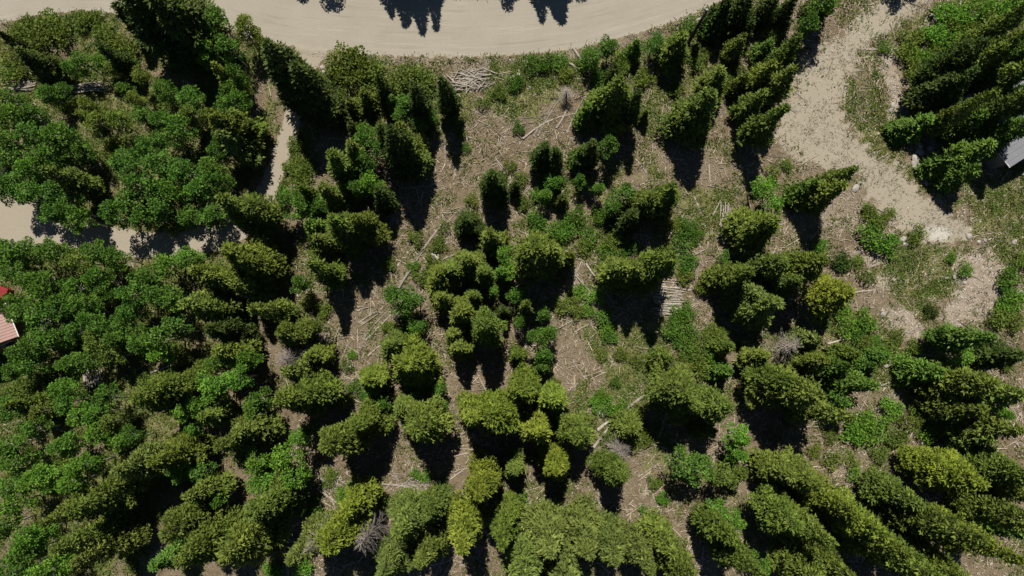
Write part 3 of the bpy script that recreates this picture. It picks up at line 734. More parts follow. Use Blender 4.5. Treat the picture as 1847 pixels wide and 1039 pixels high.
 ('b',60,865,8.5,2.0),('b',95,850,8.5,2.0),('a',30,832,8,1.9),('a',15,800,8,1.9),('b',130,870,8,1.8),('b',155,838,8,1.8),('a',110,800,7.5,1.8),('b',180,780,7.5,1.7),('b',150,755,7.5,1.8),('a',120,722,7.5,1.9),('b',110,700,7,1.6),('a',190,722,8,1.8),('b',170,745,7,1.6),('a',55,775,7.5,1.8),('a',20,870,8,1.8),
 ('b',30,905,8.5,1.9),('b',55,965,8.5,1.9),('a',45,1000,8.5,1.9),('b',85,1030,9,2.0),('a',20,1035,8.5,1.9),('b',215,800,7,1.5),('a',240,790,7,1.5),('l',205,760,7,1.6),('a',255,860,7.5,1.5),('a',12,745,7,1.7),('o',20,735,7.5,1.6),('a',0,950,8,1.8),('l',80,740,6,1.5),
 # left edge wood
 ('a',15,462,8,2.1),('a',55,452,8,2.0),('a',98,456,8,2.0),('l',140,468,7.5,1.8),('a',180,458,7.5,1.8),('a',215,465,7,1.7),('a',30,492,8,2.0),('a',62,505,8,2.0),('a',128,520,7.5,1.9),('a',150,545,7.5,1.8),('a',85,540,8,2.1),('a',50,560,8,2.0),('a',80,580,8,2.1),('a',110,560,7.5,1.8),('a',20,548,7,1.6),
 ('a',165,572,7.5,1.8),('a',195,585,7.5,1.8),('a',238,560,7,1.6),('a',265,505,8,2.0),('a',290,525,8,2.0),('a',310,548,7.5,1.8),('a',242,525,7.5,1.7),('b',302,475,6.5,1.8),('b',340,462,6,1.5),('a',175,500,7,1.6),('a',195,520,6,1.4),('a',68,622,8,2.0),('a',95,610,7.5,1.8),('a',40,635,7,1.6),('l',175,620,7.5,1.9),('a',215,605,7.5,1.9),('a',258,618,8,2.0),('a',290,612,8,2.0),('a',322,595,7.5,1.8),('b',285,640,7,1.6),
 ('a',150,650,7,1.7),('a',120,655,7,1.7),('a',60,655,7,1.8),('a',30,668,6.5,1.4),('l',200,640,6.5,1.6),('a',230,585,6.5,1.4),('a',130,600,7,1.6),
 ('o',402,452,14.5,2.9),('o',435,470,13,2.5),('o',350,492,12,2.0),('o',372,500,11,2.0),('o',335,546,12,2.0),('o',365,548,11,1.8),('s',372,590,11,2.2),('o',395,635,10,1.9),('o',457,553,14,1.5),('o',562,480,12.5,1.8),('a',540,510,6.5,1.4),('o',498,600,11,2.2),('p',515,672,11.5,2.0),('o',545,690,8,1.5),('o',555,640,8,1.5),
 ('o',570,640,6,1.2),('l',578,590,6,1.1),('o',420,520,11,1.8),('a',580,370,6,1.4),
]
for t in TREES: tree(*t)
# trees standing beyond the road, whose shadows reach it (feet just above the frame)
for k, bx, by, h, r in [('s',750,-56,13.6,1.5),('s',779,-60,13.4,1.3),('s',722,-62,12.6,1.5),('s',696,-70,11.8,1.3),('s',735,-64,13,1.2),('a',590,-66,9.5,2.0),('a',552,-76,9,1.9),('a',512,-82,8.6,1.8),
        ('a',905,-66,9,1.7),('a',930,-76,9,1.6),('s',966,-60,11,1.3),('s',1004,-58,12,1.6),('s',990,-66,11.6,1.4),('a',1034,-72,9.5,1.6),('a',1598,-62,9,1.9),('a',1640,-78,8.6,1.7)]:
    tree(k, bx, by + 9, h, r, True)
for a in [(650, 985, 12, 2.2, 0), (505, 645, 11, 1.9, 1), (468, 918, 12, 1.8, 0), (1118, 815, 6, 1.8, 1), (1440, 622, 5, 1.8, 0), (1025, 165, 2.6, 1.2, 1), (565, 985, 13, 1.5, 1)]: dead(*a)

BUSHES = [
 ('l',55,48,1.7),('l',85,38,1.6),('l',70,68,1.7),('l',105,60,1.5),('l',35,60,1.4),('l',150,38,1.3),('l',168,34,1.2),('l',185,60,1.4),('l',205,78,1.5),('l',225,88,1.4),('l',190,85,1.3),('l',20,100,1.5),('l',15,130,1.5),('l',40,125,1.3),('o',215,140,1.2),
 ('o',615,108,2.0),('o',640,115,2.2),('l',660,125,1.9),('o',630,135,1.8),('o',605,130,1.5),('l',700,160,1.6),('l',660,150,1.4),('o',610,175,1.4),('l',640,200,1.4),('l',600,205,1.3),('l',730,135,1.6),('l',765,140,1.5),('l',755,165,1.4),('o',580,215,1.2),
 ('a',960,115,1.2),('a',985,112,1.2),('a',930,150,1.1),('l',900,165,1.0),('a',1010,110,1.1),('l',870,185,0.9),('a',935,230,0.8),('l',1020,135,1.0),
 ('a',1060,110,1.4),('a',1085,140,1.4),('l',1130,100,1.3),('l',1120,120,1.2),('l',1160,140,1.2),('a',1245,45,1.2),('l',1240,95,1.0),('l',1260,110,1.2),('l',1275,95,0.9),('a',1345,32,1.3),('l',1385,60,1.2),('l',1405,45,1.2),('a',1430,85,1.1),('l',1365,92,1.2),('l',1310,145,1.1),('o',1340,175,1.0),('l',1220,160,1.0),
 ('b',1705,22,1.5),('b',1735,30,1.6),('l',1720,52,1.5),('b',1690,62,1.6),('l',1650,65,1.5),('l',1640,90,1.4),('b',1660,100,1.4),('l',1650,120,1.5),('b',1765,15,1.6),('b',1800,15,1.7),('l',1785,40,1.5),('b',1830,10,1.6),('l',1750,50,1.4),('b',1600,85,0.9),('l',1665,135,1.3),('b',1725,75,1.5),('l',1690,95,1.3),
 ('b',1570,425,1.6),('b',1600,440,1.6),('s',1520,470,1.3),('b',1480,443,0.9),('l',1565,498,1.1),('l',1545,475,1.0),('b',1550,470,0.7),('a',1520,475,1.0),('l',1570,380,1.0),('l',1605,385,0.9),('l',1585,400,1.2),('l',1420,297,0.8),('l',1395,310,1.0),('l',1660,415,0.9),('l',1650,430,1.0),('b',1715,465,0.7),('b',1743,487,0.9),('s',1680,560,0.9),
 ('a',1820,500,1.4),('b',1835,540,1.3),('a',1818,530,1.2),('l',1840,470,1.0),('l',1805,575,1.3),('l',1830,580,1.2),('b',1815,555,1.1),('o',1795,580,0.9),
 ('b',1520,562,1.2),('b',1560,578,1.4),('b',1530,592,1.3),('a',1545,605,1.0),('b',1590,640,1.2),('l',1620,605,0.9),('l',1605,625,1.1),('b',1625,650,1.1),('l',1560,620,1.2),('l',1640,670,1.0),('l',1650,625,1.0),('b',1580,615,0.8),
 ('b',1560,760,1.6),('b',1580,775,1.7),('b',1545,780,1.5),('b',1610,740,1.4),('l',1620,790,1.3),('l',1640,760,1.3),('b',1675,785,1.2),('b',1730,785,0.9),('l',1505,830,1.2),('l',1540,835,1.0),('b',1545,855,1.0),('l',1470,815,0.9),('l',1590,820,1.1),('l',1660,745,1.2),('l',1700,745,1.2),('l',1500,790,0.9),('l',1820,650,1.2),('l',1790,645,1.1),
 ('a',1000,328,1.3),('a',975,348,1.2),('a',1040,392,1.4),('a',1000,420,1.4),('a',968,400,1.3),('a',1022,415,1.3),('a',1085,388,1.2),('a',1062,430,1.2),('a',1092,458,1.2),('l',1055,445,1.1),('l',1115,425,1.2),('a',1140,442,1.0),('l',1100,440,1.0),('l',945,365,1.0),('l',940,320,0.9),('l',960,430,1.0),('a',1125,460,1.0),
 ('a',1240,410,1.2),('a',1255,425,1.0),('a',1230,440,1.3),('l',1220,405,1.0),('a',1240,475,1.3),('l',1235,500,1.1),('b',1308,463,0.9),('y',1276,515,1.4),('a',1225,570,1.2),('a',1240,562,1.1),('a',1215,595,1.3),('a',1245,600,1.2),('l',1265,620,1.3),('l',1285,600,1.1),('a',1240,630,1.3),('l',1260,645,1.4),('a',1225,610,1.0),('o',1235,660,1.3),('b',1290,640,1.2),('l',1275,668,1.3),('l',1305,600,0.8),
 ('l',1000,440,0.8),('l',1010,505,1.0),('b',1045,525,1.0),('b',1075,535,1.1),('a',1085,570,1.2),('b',1060,560,0.8),('a',1100,605,1.0),('b',1095,590,1.0),('l',1040,560,1.0),('l',1015,550,1.1),('l',1030,540,0.9),
 ('b',1085,715,0.9),('b',1100,735,1.2),('b',1075,730,0.9),('a',1110,690,0.7),('b',1120,735,1.0),('l',1060,760,1.2),('l',1100,790,1.2),('l',1150,745,1.0),('l',1165,790,1.0),('l',1140,800,1.2),('b',1195,900,0.8),('l',1180,870,0.9),('b',1160,920,0.6),('l',1000,690,0.7),('l',1150,650,0.9),('l',1120,640,0.9),('l',1170,665,0.8),('l',1085,640,0.8),
 ('b',635,640,0.6),('a',665,710,1.1),('a',640,700,1.0),('b',600,700,0.5),('l',625,660,0.9),('l',620,720,1.0),('b',735,565,1.0),('l',720,600,1.2),('a',740,600,1.1),('l',780,470,1.0),('b',745,480,0.8),('l',700,475,0.9),('l',750,430,1.0),('l',790,440,1.1),('l',830,415,0.9),('l',760,500,1.1),('l',700,590,0.8),('l',850,360,0.9),('l',800,410,0.9),('l',920,300,0.8),('a',840,265,0.7),('l',830,240,0.7),
 ('b',750,855,0.7),('b',765,860,0.8),('b',640,880,1.1),('a',660,895,1.2),('b',680,900,1.0),('b',620,895,1.0),('a',560,915,1.3),('b',545,1020,1.3),('b',490,1030,1.2),('l',600,855,0.7),('l',690,905,1.0),('l',800,870,0.6),('b',935,905,1.2),('l',960,950,1.2),('l',985,935,1.0),('l',940,1010,1.3),('l',590,870,0.8),
 ('l',530,260,1.0),('l',540,290,1.1),('l',525,305,1.1),('l',545,320,1.2),('o',555,300,1.1),('l',585,440,1.2),('l',600,460,1.1),('l',575,455,1.2),('l',590,410,1.3),('o',560,545,1.2),('l',555,600,1.1),('l',585,560,1.0),
 ('l',240,495,0.9),('l',225,560,1.0),('l',50,690,1.4),('l',30,705,1.3),('l',70,700,1.3),('l',80,680,1.2),('l',100,735,1.3),('l',55,745,1.3),('l',140,620,1.2),('l',330,640,1.3),('l',110,830,1.2),('l',310,680,1.2),('l',260,690,1.2),('l',215,540,1.1),('l',190,545,1.0),('l',15,715,1.2),('l',125,190,1.3),('l',190,200,1.2),('l',205,260,1.2),('l',230,275,1.2),('l',330,400,1.1),('l',310,410,1.0),('l',300,190,1.2),('o',195,285,1.2),('l',90,330,1.3),
]
for b in BUSHES: bush(*b)

# ------------------------------------------------------------------ logs
def log_mesh(name, seed, L=1.0, bend=0.03, stubs=2):
    """unit log along x, radius 1 (scaled per log)"""
    rnd = random.Random(seed); g = Geo()
    pts = []; rad = []
    for i in range(5):
        t = i / 4
        pts.append((t - 0.5, rnd.uniform(-bend, bend) if 0 < i < 4 else 0, rnd.uniform(-bend, bend) * 0.3))
        rad.append(1.0 - 0.45 * t)
    return pts, rad
def make_log(name, p0, p1, r, mat, seed, parent=None, z0=None, z1=None, bend=0.02, stub=True, taper=0.5):
    rnd = random.Random(seed)
    a = Vector(p0); b = Vector(p1); mid = (a + b) / 2; d = b - a; L = d.length
    side = Vector((-d.y, d.x, 0)).normalized()
    g = Geo(); pts = []; rad = []
    for i in range(6):
        t = i / 5
        o_ = math.sin(math.pi * t) * bend * L
        w = rnd.uniform(-0.006, 0.006) * L if 0 < i < 5 else 0
        pts.append(a + d * t + side * (o_ + w) - mid); rad.append(r * (1 - taper * t) * rnd.uniform(0.93, 1.07))
    g.tube(pts, rad, 7, rnd.uniform(0.2, 0.9))
    if stub and L > 2:
        for k in range(int(L * 0.9)):
            t = rnd.uniform(0.15, 0.95); p = a + d * t - mid; ang = rnd.uniform(0, math.pi)
            dd = (side * math.cos(ang) + Vector((0, 0, 1)) * math.sin(ang)) + d.normalized() * 0.4
            ll = rnd.uniform(0.1, 0.35)
            g.tube([p, p + dd * (r * (1 - taper * t) + ll)], [0.022, 0.01], 4, 0.6)
    me = g.mesh(name, mat, False)
    o = link(name, me, parent); o.location = mid
    return o
LOGS = [  # x0,y0,x1,y1 in photo pixels, radius m, bend, (pale or grey)
 (720,520,762,455,.16,.01),(764,450,806,392,.14,.0),(655,612,702,560,.10,.03),(660,614,714,560,.12,.0),(648,582,690,556,.09,.01),(652,588,688,562,.08,-.01),(664,642,722,592,.11,.0),(645,560,676,552,.06,0),
 (604,440,621,536,.15,.01),(598,436,604,476,.13,0),(577,692,598,592,.11,.02),(574,660,600,560,.09,0),(584,690,604,604,.10,-.01),(590,650,612,590,.08,0),(570,640,580,560,.07,0),(581,672,592,618,.09,0),
 (943,251,1058,203,.13,.09),(962,247,1008,172,.11,.0),(970,246,1012,176,.10,.02),(1003,232,1022,162,.12,-.12),(1022,240,1060,168,.07,.03),(990,205,1010,200,.06,0),
 (1114,750,1243,650,.19,.0),(1064,816,1106,760,.20,.0),(1078,776,1105,757,.20,.05),(1018,478,1072,536,.13,.01),(1056,476,1108,548,.13,0),(1066,490,1112,560,.10,.01),(1038,528,1114,574,.13,.0),(1098,586,1126,560,.11,0),(1062,612,1080,596,.07,0),(1080,640,1084,612,.05,0),
 (896,290,926,321,.11,0),(899,296,918,326,.07,0),(899,248,897,278,.07,0),(795,216,795,254,.08,0),(803,262,803,298,.10,.0),(803,297,797,308,.09,0),(772,337,808,316,.08,-.05),(796,385,830,384,.08,0),(801,410,796,362,.06,0),(812,412,822,426,.06,0),
 (1094,303,1190,290,.08,-.03),(1146,287,1166,313,.08,0),(1162,282,1155,298,.07,0),(1251,356,1286,414,.10,-.05),(1284,390,1304,352,.10,0),(1204,432,1236,384,.10,.03),(1218,422,1270,378,.08,0),(1190,374,1218,402,.08,0),(1278,298,1280,330,.09,0),(1262,404,1292,416,.07,0),(1240,352,1232,340,.06,0),
 (251,679,321,656,.12,0),(10,766,46,757,.10,0),(104,812,125,804,.09,0),(116,840,162,832,.10,.02),(104,861,138,846,.10,0),(388,893,422,876,.12,0),(112,960,132,944,.08,0),(72,990,90,976,.08,0),(355,845,380,858,.07,.05),(355,868,378,852,.08,0),
 (1540,528,1606,522,.10,.02),(1645,637,1716,647,.14,.0),(1660,800,1762,807,.14,.01),(1672,802,1760,798,.08,-.01),(1582,698,1646,682,.08,.04),(1640,716,1692,715,.08,0),(1602,700,1607,652,.06,0),(1577,740,1560,705,.09,0),(1600,755,1580,735,.07,0),(1552,740,1564,715,.06,0),(1486,826,1508,820,.10,0),(1588,790,1605,770,.06,0),
 (1284,826,1314,808,.13,0),(1740,314,1822,297,.10,.0),(1738,316,1802,346,.09,.03),(1692,313,1722,303,.10,0),(1776,246,1816,228,.12,0),(1778,250,1822,234,.09,0),(1720,352,1738,396,.07,0),(1738,335,1742,405,.06,0),
 (1034,88,1054,120,.16,0),(1026,114,1044,127,.16,0),(1022,136,1042,130,.13,0),(1044,112,1056,104,.12,0),(1114,105,1154,72,.12,0),(1416,22,1444,2,.08,0),(1350,106,1364,100,.10,0),(1225,150,1246,122,.06,0),
 (569,849,594,882,.13,0),(573,882,619,913,.14,0),(590,878,606,920,.08,0),(807,868,838,845,.10,0),(690,872,760,884,.09,.02),(1240,845,1260,835,.06,0),
 (1008,592,1048,572,.07,.03),(1020,606,1024,560,.06,0),(1036,600,1068,584,.07,.05),(1012,575,1048,584,.06,0),(935,598,952,636,.08,0),(948,618,978,648,.07,0),(915,640,960,620,.06,0),(1086,448,1104,418,.06,0),(1100,480,1104,440,.06,0),(956,362,976,384,.08,0),(942,372,970,398,.09,0),(945,350,962,330,.06,0),
 (720,340,775,335,.05,0),(1270,580,1285,560,.06,0),(1253,460,1275,448,.10,0),(1240,525,1258,516,.09,0),(1395,665,1412,658,.08,0),(1480,675,1505,660,.09,.04),(1492,815,1520,818,.09,0),(1540,640,1600,636,.0601,0),(1492,620,1545,608,.11,.01),(1500,640,1530,628,.09,0),
 (960,600,968,585,.05,0),(1160,880,1155,925,.07,.02),(1172,850,1154,915,.07,.02),(1172,885,1196,932,.08,0),(1150,860,1190,835,.06,0),(1080,905,1102,935,.10,-.05),(1068,860,1100,850,.08,0),(1130,930,1155,912,.06,0),(1185,835,1200,862,.06,0),(1172,800,1210,812,.09,0),(1090,925,1085,985,.05,0),
 (758,1000,790,1020,.09,.1),(778,1018,812,1010,.08,0),(785,1036,800,1005,.08,0),(1330,995,1348,1010,.08,0),(1530,1000,1545,1025,.05,0),(1640,650,1652,672,.09,0),(1775,640,1790,680,.11,0),(1790,655,1796,615,.05,0),(1800,660,1840,640,.08,0),
 (262,195,292,212,.10,.04),(300,212,330,225,.09,0),(60,186,70,192,.08,0),(10,128,38,150,.07,0),(192,302,180,295,.07,0),(165,305,182,296,.08,0),(195,578,232,584,.10,0),(265,622,300,612,.09,0),(380,185,392,198,.09,.1),(365,195,372,178,.09,.1),(1760,590,1775,575,.08,0),
 (98,497,106,518,.16,0),(22,492,30,516,.12,0),(240,475,246,495,.10,0),(225,478,243,476,.08,0),(160,365,178,372,.08,0),(126,298,152,308,.09,0),(262,322,290,332,.08,0),(300,402,310,425,.09,0),(545,440,600,470,.07,-.05),
]
for i, L in enumerate(LOGS):
    x0, y0 = at(L[0], L[1]); x1, y1 = at(L[2], L[3]); r = L[4]
    o = make_log('fallen_log', (x0, y0, gz(x0, y0) + r * 0.75), (x1, y1, gz(x1, y1) + r * 0.45), r, M_GREYWOOD, 500 + i, bend=L[5])
    o['category'] = 'log'; o['group'] = 'fallen logs on the forest floor'
    ln = math.hypot(x1 - x0, y1 - y0)
    w = ('long' if ln > 4 else 'short' if ln < 2 else 'mid length') + (' thick' if r > 0.125 else ' thin' if r < 0.075 else '')
    later(o, f'{w} {"curved " if abs(L[5]) > 0.035 else ""}weathered grey fallen log', (L[0] + L[2]) / 2, (L[1] + L[3]) / 2)

def log_pile(name, label, px, py, ang, length, width, nlog, rows, jitter, rad=(0.05, 0.1), category='log pile', seed=0, fan=0.0, spread=None):
    """logs lying along angle ang (photo pixels, 0 = to the right), spread across the width"""
    rnd = random.Random(seed); x, y = at(px, py); zb = gz(x, y)
    e = empty(name, (x, y, zb)); tag(e, label, category)
    ca, sa = math.cos(ang), math.sin(ang)
    ang_w = -ang
    u = Vector((math.cos(ang_w), math.sin(ang_w), 0)); v = Vector((-u.y, u.x, 0))
    for i in range(nlog):
        row = rnd.randrange(rows) if rows > 1 else 0
        r = rnd.uniform(*rad)
        w = ((i + 0.5) / nlog - 0.5) * width + rnd.uniform(-0.1, 0.1)
        ll = length * rnd.uniform(0.6, 1.05)
        c = v * w + u * (rnd.uniform(-0.12, 0.12) * length if spread is None else rnd.gauss(0, spread * 0.5))
        q = rnd.gauss(0, jitter) + fan * w
        d = (u * math.cos(q) + v * math.sin(q)) * (ll / 2)
        g0 = c - d; g1 = c + d
        if rnd.random() < 0.5: g0, g1 = g1, g0
        za = gz(x + g0.x, y + g0.y) - zb; zc = gz(x + g1.x, y + g1.y) - zb
        hh = r * 0.8 + row * (rad[0] + rad[1]) * 0.8
        make_log('log', (g0.x, g0.y, za + hh), (g1.x, g1.y, zc + hh * rnd.uniform(0.75, 1.1)), r, M_GREYWOOD, seed * 1000 + i, e, bend=rnd.uniform(-0.02, 0.02), stub=False, taper=0.35)
    return e
log_pile('brush_pile', 'jumbled heap of short grey logs just below the gravel road', 850, 146, R(-8), 2.0, 2.3, 110, 4, 0.55, (0.04, 0.08), 'brush pile', 1, spread=2.2)
log_pile('log_stack', 'neat fan of parallel thin grey logs stacked beside the bare brown strip', 1208, 536, R(2), 3.6, 4.2, 46, 2, 0.07, (0.045, 0.085), seed=2, fan=-0.035)
log_pile('log_stack', 'upright row of pale logs beside the dark spruce shadow', 1309, 402, R(92), 4.2, 1.3, 30, 3, 0.05, (0.04, 0.08), seed=3)
log_pile('log_stack', 'small stack of pale logs in the left aspen woods', 168, 678, R(78), 2.9, 2.0, 30, 3, 0.10, (0.04, 0.08), seed=4)
log_pile('log_stack', 'long low log stack at the top left edge', 40, 156, R(-6), 3.6, 0.9, 18, 3, 0.10, (0.05, 0.08), seed=5)
log_pile('log_stack', 'shaded log stack in the upper left woods', 160, 157, R(-8), 3.8, 0.9, 20, 3, 0.12, (0.05, 0.08), seed=6)
log_pile('brush_pile', 'heap of grey limbs beside the big dark shadow at right', 1438, 628, R(4), 2.2, 1.6, 32, 3, 0.45, (0.03, 0.07), 'brush pile', 7)
log_pile('brush_pile', 'heap of loose twigs below the dark twin spruces', 706, 388, R(-40), 1.6, 1.9, 42, 3, 0.7, (0.02, 0.045), 'brush pile', 8)
log_pile('brush_pile', 'wide scatter of slash sticks in the lower middle clearing', 742, 880, R(14), 2.4, 2.0, 50, 3, 0.45, (0.025, 0.055), 'brush pile', 9, spread=2.2)
log_pile('brush_pile', 'loose slash sticks in the lower left clearing', 598, 872, R(60), 1.8, 2.4, 30, 2, 0.7, (0.02, 0.045), 'brush pile', 10)
log_pile('brush_pile', 'twiggy slash beside the bottom middle pines', 1082, 905, R(60), 1.8, 2.0, 30, 2, 0.6, (0.02, 0.045), 'brush pile', 11)
log_pile('brush_pile', 'limbs heaped under the lower right firs', 1600, 730, R(35), 2.2, 2.6, 28, 2, 0.7, (0.02, 0.045), 'brush pile', 12)

# ------------------------------------------------------------------ stones
def boulder_mesh(seed):
    rs = np.random.RandomState(seed)
    bpy_me = bpy.data.meshes.new('boulder')
    import bmesh
    bm = bmesh.new(); bmesh.ops.create_icosphere(bm, subdivisions=2, radius=1.0)
    ph = rs.uniform(0, 6.28, (4, 3)); fr = rs.uniform(0.8, 2.4, (4, 3))
    for v in bm.verts:
        k = 1 + 0.16 * sum(math.sin(v.co.x * fr[i, 0] + v.co.y * fr[i, 1] + v.co.z * fr[i, 2] + ph[i, 0]) for i in range(4)) * 0.6
        v.co = v.co * k; v.co.z = max(v.co.z * 0.72, -0.45)
    bm.to_mesh(bpy_me); bm.free()
    a = bpy_me.attributes.new('var', 'FLOAT', 'POINT'); a.data.foreach_set('value', np.full(len(bpy_me.vertices), rs.uniform(0.4, 0.9), dtype=np.float32))
    bpy_me.materials.append(M_STONE)
    return bpy_me
BM = [boulder_mesh(i) for i in range(5)]
BOULD = [(1258,38,.42),(1087,744,.42),(1628,431,.34),(1634,441,.3),(1660,274,.5),(1655,300,.55),(1667,308,.45),(1652,287,.5),(1669,290,.4),(1648,296,.4),(1663,320,.35),(1662,262,.35),(1543,341,.42),(1552,328,.2),
 (1747,427,.34),(1777,433,.24),(1765,437,.2),(1827,437,.28),(1842,313,.3),(1409,298,.32),(1417,292,.22),(782,467,.65),(1590,568,.3),(1606,655,.28),(1598,660,.25),(1567,612,.3),(1160,651,.25),(1236,705,.2),(1822,535,.45),(1838,528,.4),
 (1832,552,.38),(1812,545,.3),(1720,500,.25),(1738,510,.22),(1706,502,.2),(1606,200,.3),(1612,190,.32),(1620,182,.25),(1642,180,.3),(1672,330,.3),(1676,318,.34),(1680,300,.3),(1685,250,.35),(1678,268,.3),(980,130,.22),(925,140,.25),(935,135,.2),(1690,35,.3),(1680,28,.28),(1700,45,.25),(1715,48,.22),(1600,118,.25),(630,660,.45),(885,575,.35),(1590,760,.25),(955,160,.2),(620,116,.22),(582,122,.25),(584,132,.25),(580,140,.22)]
for i, (px, py, r) in enumerate(BOULD):
    x, y = at(px, py); o = link('boulder', BM[i % 5]); o.location = (x, y, gz(x, y) + r * 0.2)
    o.rotation_euler = (0, 0, rng.uniform(0, 6.28)); k = rng.uniform(0.8, 1.2); o.scale = (r * k, r / k, r * rng.uniform(0.8, 1.1))
    o['category'] = 'rock'; o['group'] = 'pale boulders on the ground'
    later(o, f'{"large" if r > .4 else "small" if r < .27 else "medium"} pale grey boulder', px, py)

# ------------------------------------------------------------------ uncountable ground cover
rs = np.random.RandomState(123)
def scatter(n, dens):
    out = []
    tot = 0
    while tot < n:
        x = rs.uniform(-62, 62, 20000); y = rs.uniform(-34, 48, 20000)
        k = rs.rand(20000) < dens(x, y)
        out.append(np.stack([x[k], y[k]], 1)); tot += k.sum()
    return np.concatenate(out)[:n]
s_g = lambda x, y: samp(green, x, y); s_r = lambda x, y: np.maximum(samp(road, x, y), samp(drl, x, y)); s_d = lambda x, y: samp(drr, x, y); s_s = lambda x, y: samp(sand, x, y)
def stuff(name, me, label, cat):
    o = link(name, me); o['kind'] = 'stuff'; o['label'] = label; o['category'] = cat; return o
# herbs and grass in tufts
def tufts(name, P, leaf, nl, mat, colr, label, cat, hz=0.5):
    z = samp(ZZ, P[:, 0], P[:, 1])
    c = np.repeat(np.column_stack([P, z]), nl, 0); m = len(c)
    c[:, :2] += rs.normal(size=(m, 2)) * leaf * 0.8; c[:, 2] += rs.uniform(0.0, leaf * hz, m)
    d = rs.normal(size=(m, 3)); d[:, 2] = np.abs(d[:, 2]) * 0.8 + 0.25
    V, F, A = blades(c, d, leaf * rs.uniform(0.6, 1.4, m), leaf * 0.55 * rs.uniform(0.6, 1.2, m), np.clip(np.repeat(rs.rand(len(P)), nl) * 0.7 + rs.rand(m) * 0.3, 0, 1), rs)
    o = stuff(name, mk_mesh(name, V, F, mat, A), label, cat); o.color = (*colr, 1); return o
patch = lambda x, y, s, o_: ss(fbm(x * s + o_, y * s, 3), 0.42, 0.62)
tufts('grass', scatter(26000, lambda x, y: s_g(x, y) ** 1.3), 0.22, 5, M_LEAF, (0.20, 0.225, 0.06), 'olive grass tufts covering the open ground', 'grass')
tufts('herbs', scatter(15000, lambda x, y: s_g(x, y) * patch(x, y, 0.5, 3)), 0.24, 6, M_LEAF, (0.14, 0.235, 0.045), 'green leafy herbs growing in patches', 'herbs')
tufts('undergrowth', scatter(20000, lambda x, y: (1 - s_r(x, y)) * (1 - s_d(x, y)) * (1 - 0.8 * s_s(x, y)) * patch(x, y, 0.35, 60)), 0.26, 6, M_LEAF, (0.165, 0.205, 0.045), 'low olive undergrowth between the slash', 'undergrowth')
tufts('weeds', scatter(2200, lambda x, y: s_d(x, y) * (0.12 + patch(x, y, 0.4, 8)) + 0.12 * s_s(x, y)), 0.10, 5, M_LEAF, (0.10, 0.12, 0.03), 'tiny dark weeds dotting the gravel drive', 'weeds', 0.3)
tufts('dry_grass', scatter(9000, lambda x, y: (1 - s_r(x, y)) * (1 - s_d(x, y)) * 0.5), 0.2, 4, M_LEAF, (0.27, 0.22, 0.12), 'dry straw coloured grass on the forest floor', 'dry grass')
# slash sticks
def sticks(name, P, Lr, rr, label, cat):
    n = len(P); z = samp(ZZ, P[:, 0], P[:, 1])
    reg = fbm(P[:, 0] * 0.15, P[:, 1] * 0.15, 2) * 14
    a = reg + rs.normal(size=n) * 0.9
    L = rs.uniform(*Lr, n) * rs.uniform(0.4, 1, n); r = rs.uniform(*rr, n)
    d = np.column_stack([np.cos(a), np.sin(a), rs.normal(size=n) * 0.03])
    p0 = np.column_stack([P, z + r + 0.05]) - d * L[:, None] / 2; p1 = p0 + d * L[:, None]
    for p in (p0, p1): p[:, 2] = np.maximum(p[:, 2], samp(ZZ, p[:, 0], p[:, 1]) + r * 0.8)
    u = np.column_stack([-np.sin(a), np.cos(a), np.zeros(n)]) * r[:, None]; w = np.tile([0, 0, 1.0], (n, 1)) * r[:, None]
    V = np.stack([p0 + u, p0 + w, p0 - u, p0 - w, p1 + u * .5, p1 + w * .5, p1 - u * .5, p1 - w * .5], 1).reshape(-1, 3)
    f = np.array([(0, 1, 5, 4), (1, 2, 6, 5), (2, 3, 7, 6), (3, 0, 4, 7)])
    F = (np.arange(n)[:, None, None] * 8 + f[None]).reshape(-1, 4)
    return stuff(name, mk_mesh(name, V, F, M_CHIP, np.repeat(rs.rand(n), 8)), label, cat)
open_ = lambda x, y: (1 - s_r(x, y)) * (1 - s_d(x, y)) * (1 - 0.6 * s_g(x, y)) * (1 - 0.7 * s_s(x, y)) * ((x > -24) * 0.85 + 0.15)
sticks('slash', scatter(8000, lambda x, y: open_(x, y) * (0.25 + patch(x, y, 0.3, 20))), (0.6, 2.8), (0.022, 0.05), 'pale slash sticks littering the cleared forest floor', 'sticks')
sticks('twigs', scatter(30000, open_), (0.2, 0.75), (0.02, 0.045), 'small pale twigs and bark on the brown ground', 'twigs')
# pebbles
def pebbles(name, P, sr, label):
    n = len(P); z = samp(ZZ, P[:, 0], P[:, 1]); s = rs.uniform(sr[0], sr[1], n) * rs.uniform(0.5, 1, n)
    o8 = np.array([(1, 0, 0), (0, 1, 0), (-1, 0, 0), (0, -1, 0), (.55, .55, .6), (-.55, .55, .6), (-.55, -.55, .6), (.55, -.55, .6)], float)
    a = rs.uniform(0, 6.28, n); ca, sa = np.cos(a), np.sin(a)
    P8 = np.repeat(o8[None], n, 0) * rs.uniform(0.7, 1.2, (n, 8, 1)) * s[:, None, None]
    V = np.stack([P8[..., 0] * ca[:, None] - P8[..., 1] * sa[:, None] + P[:, 0, None], P8[..., 0] * sa[:, None] + P8[..., 1] * ca[:, None] + P[:, 1, None], P8[..., 2] + z[:, None] - 0.005], -1).reshape(-1, 3)
    f = np.array([(0, 1, 4, 4), (4, 5, 6, 7), (0, 1, 5, 4), (1, 2, 6, 5), (2, 3, 7, 6), (3, 0, 4, 7)])[1:]
    F = (np.arange(n)[:, None, None] * 8 + f[None]).reshape(-1, 4)
    return stuff(name, mk_mesh(name, V, F, M_STONE, np.repeat(rs.rand(n), 8)), label, 'stones')
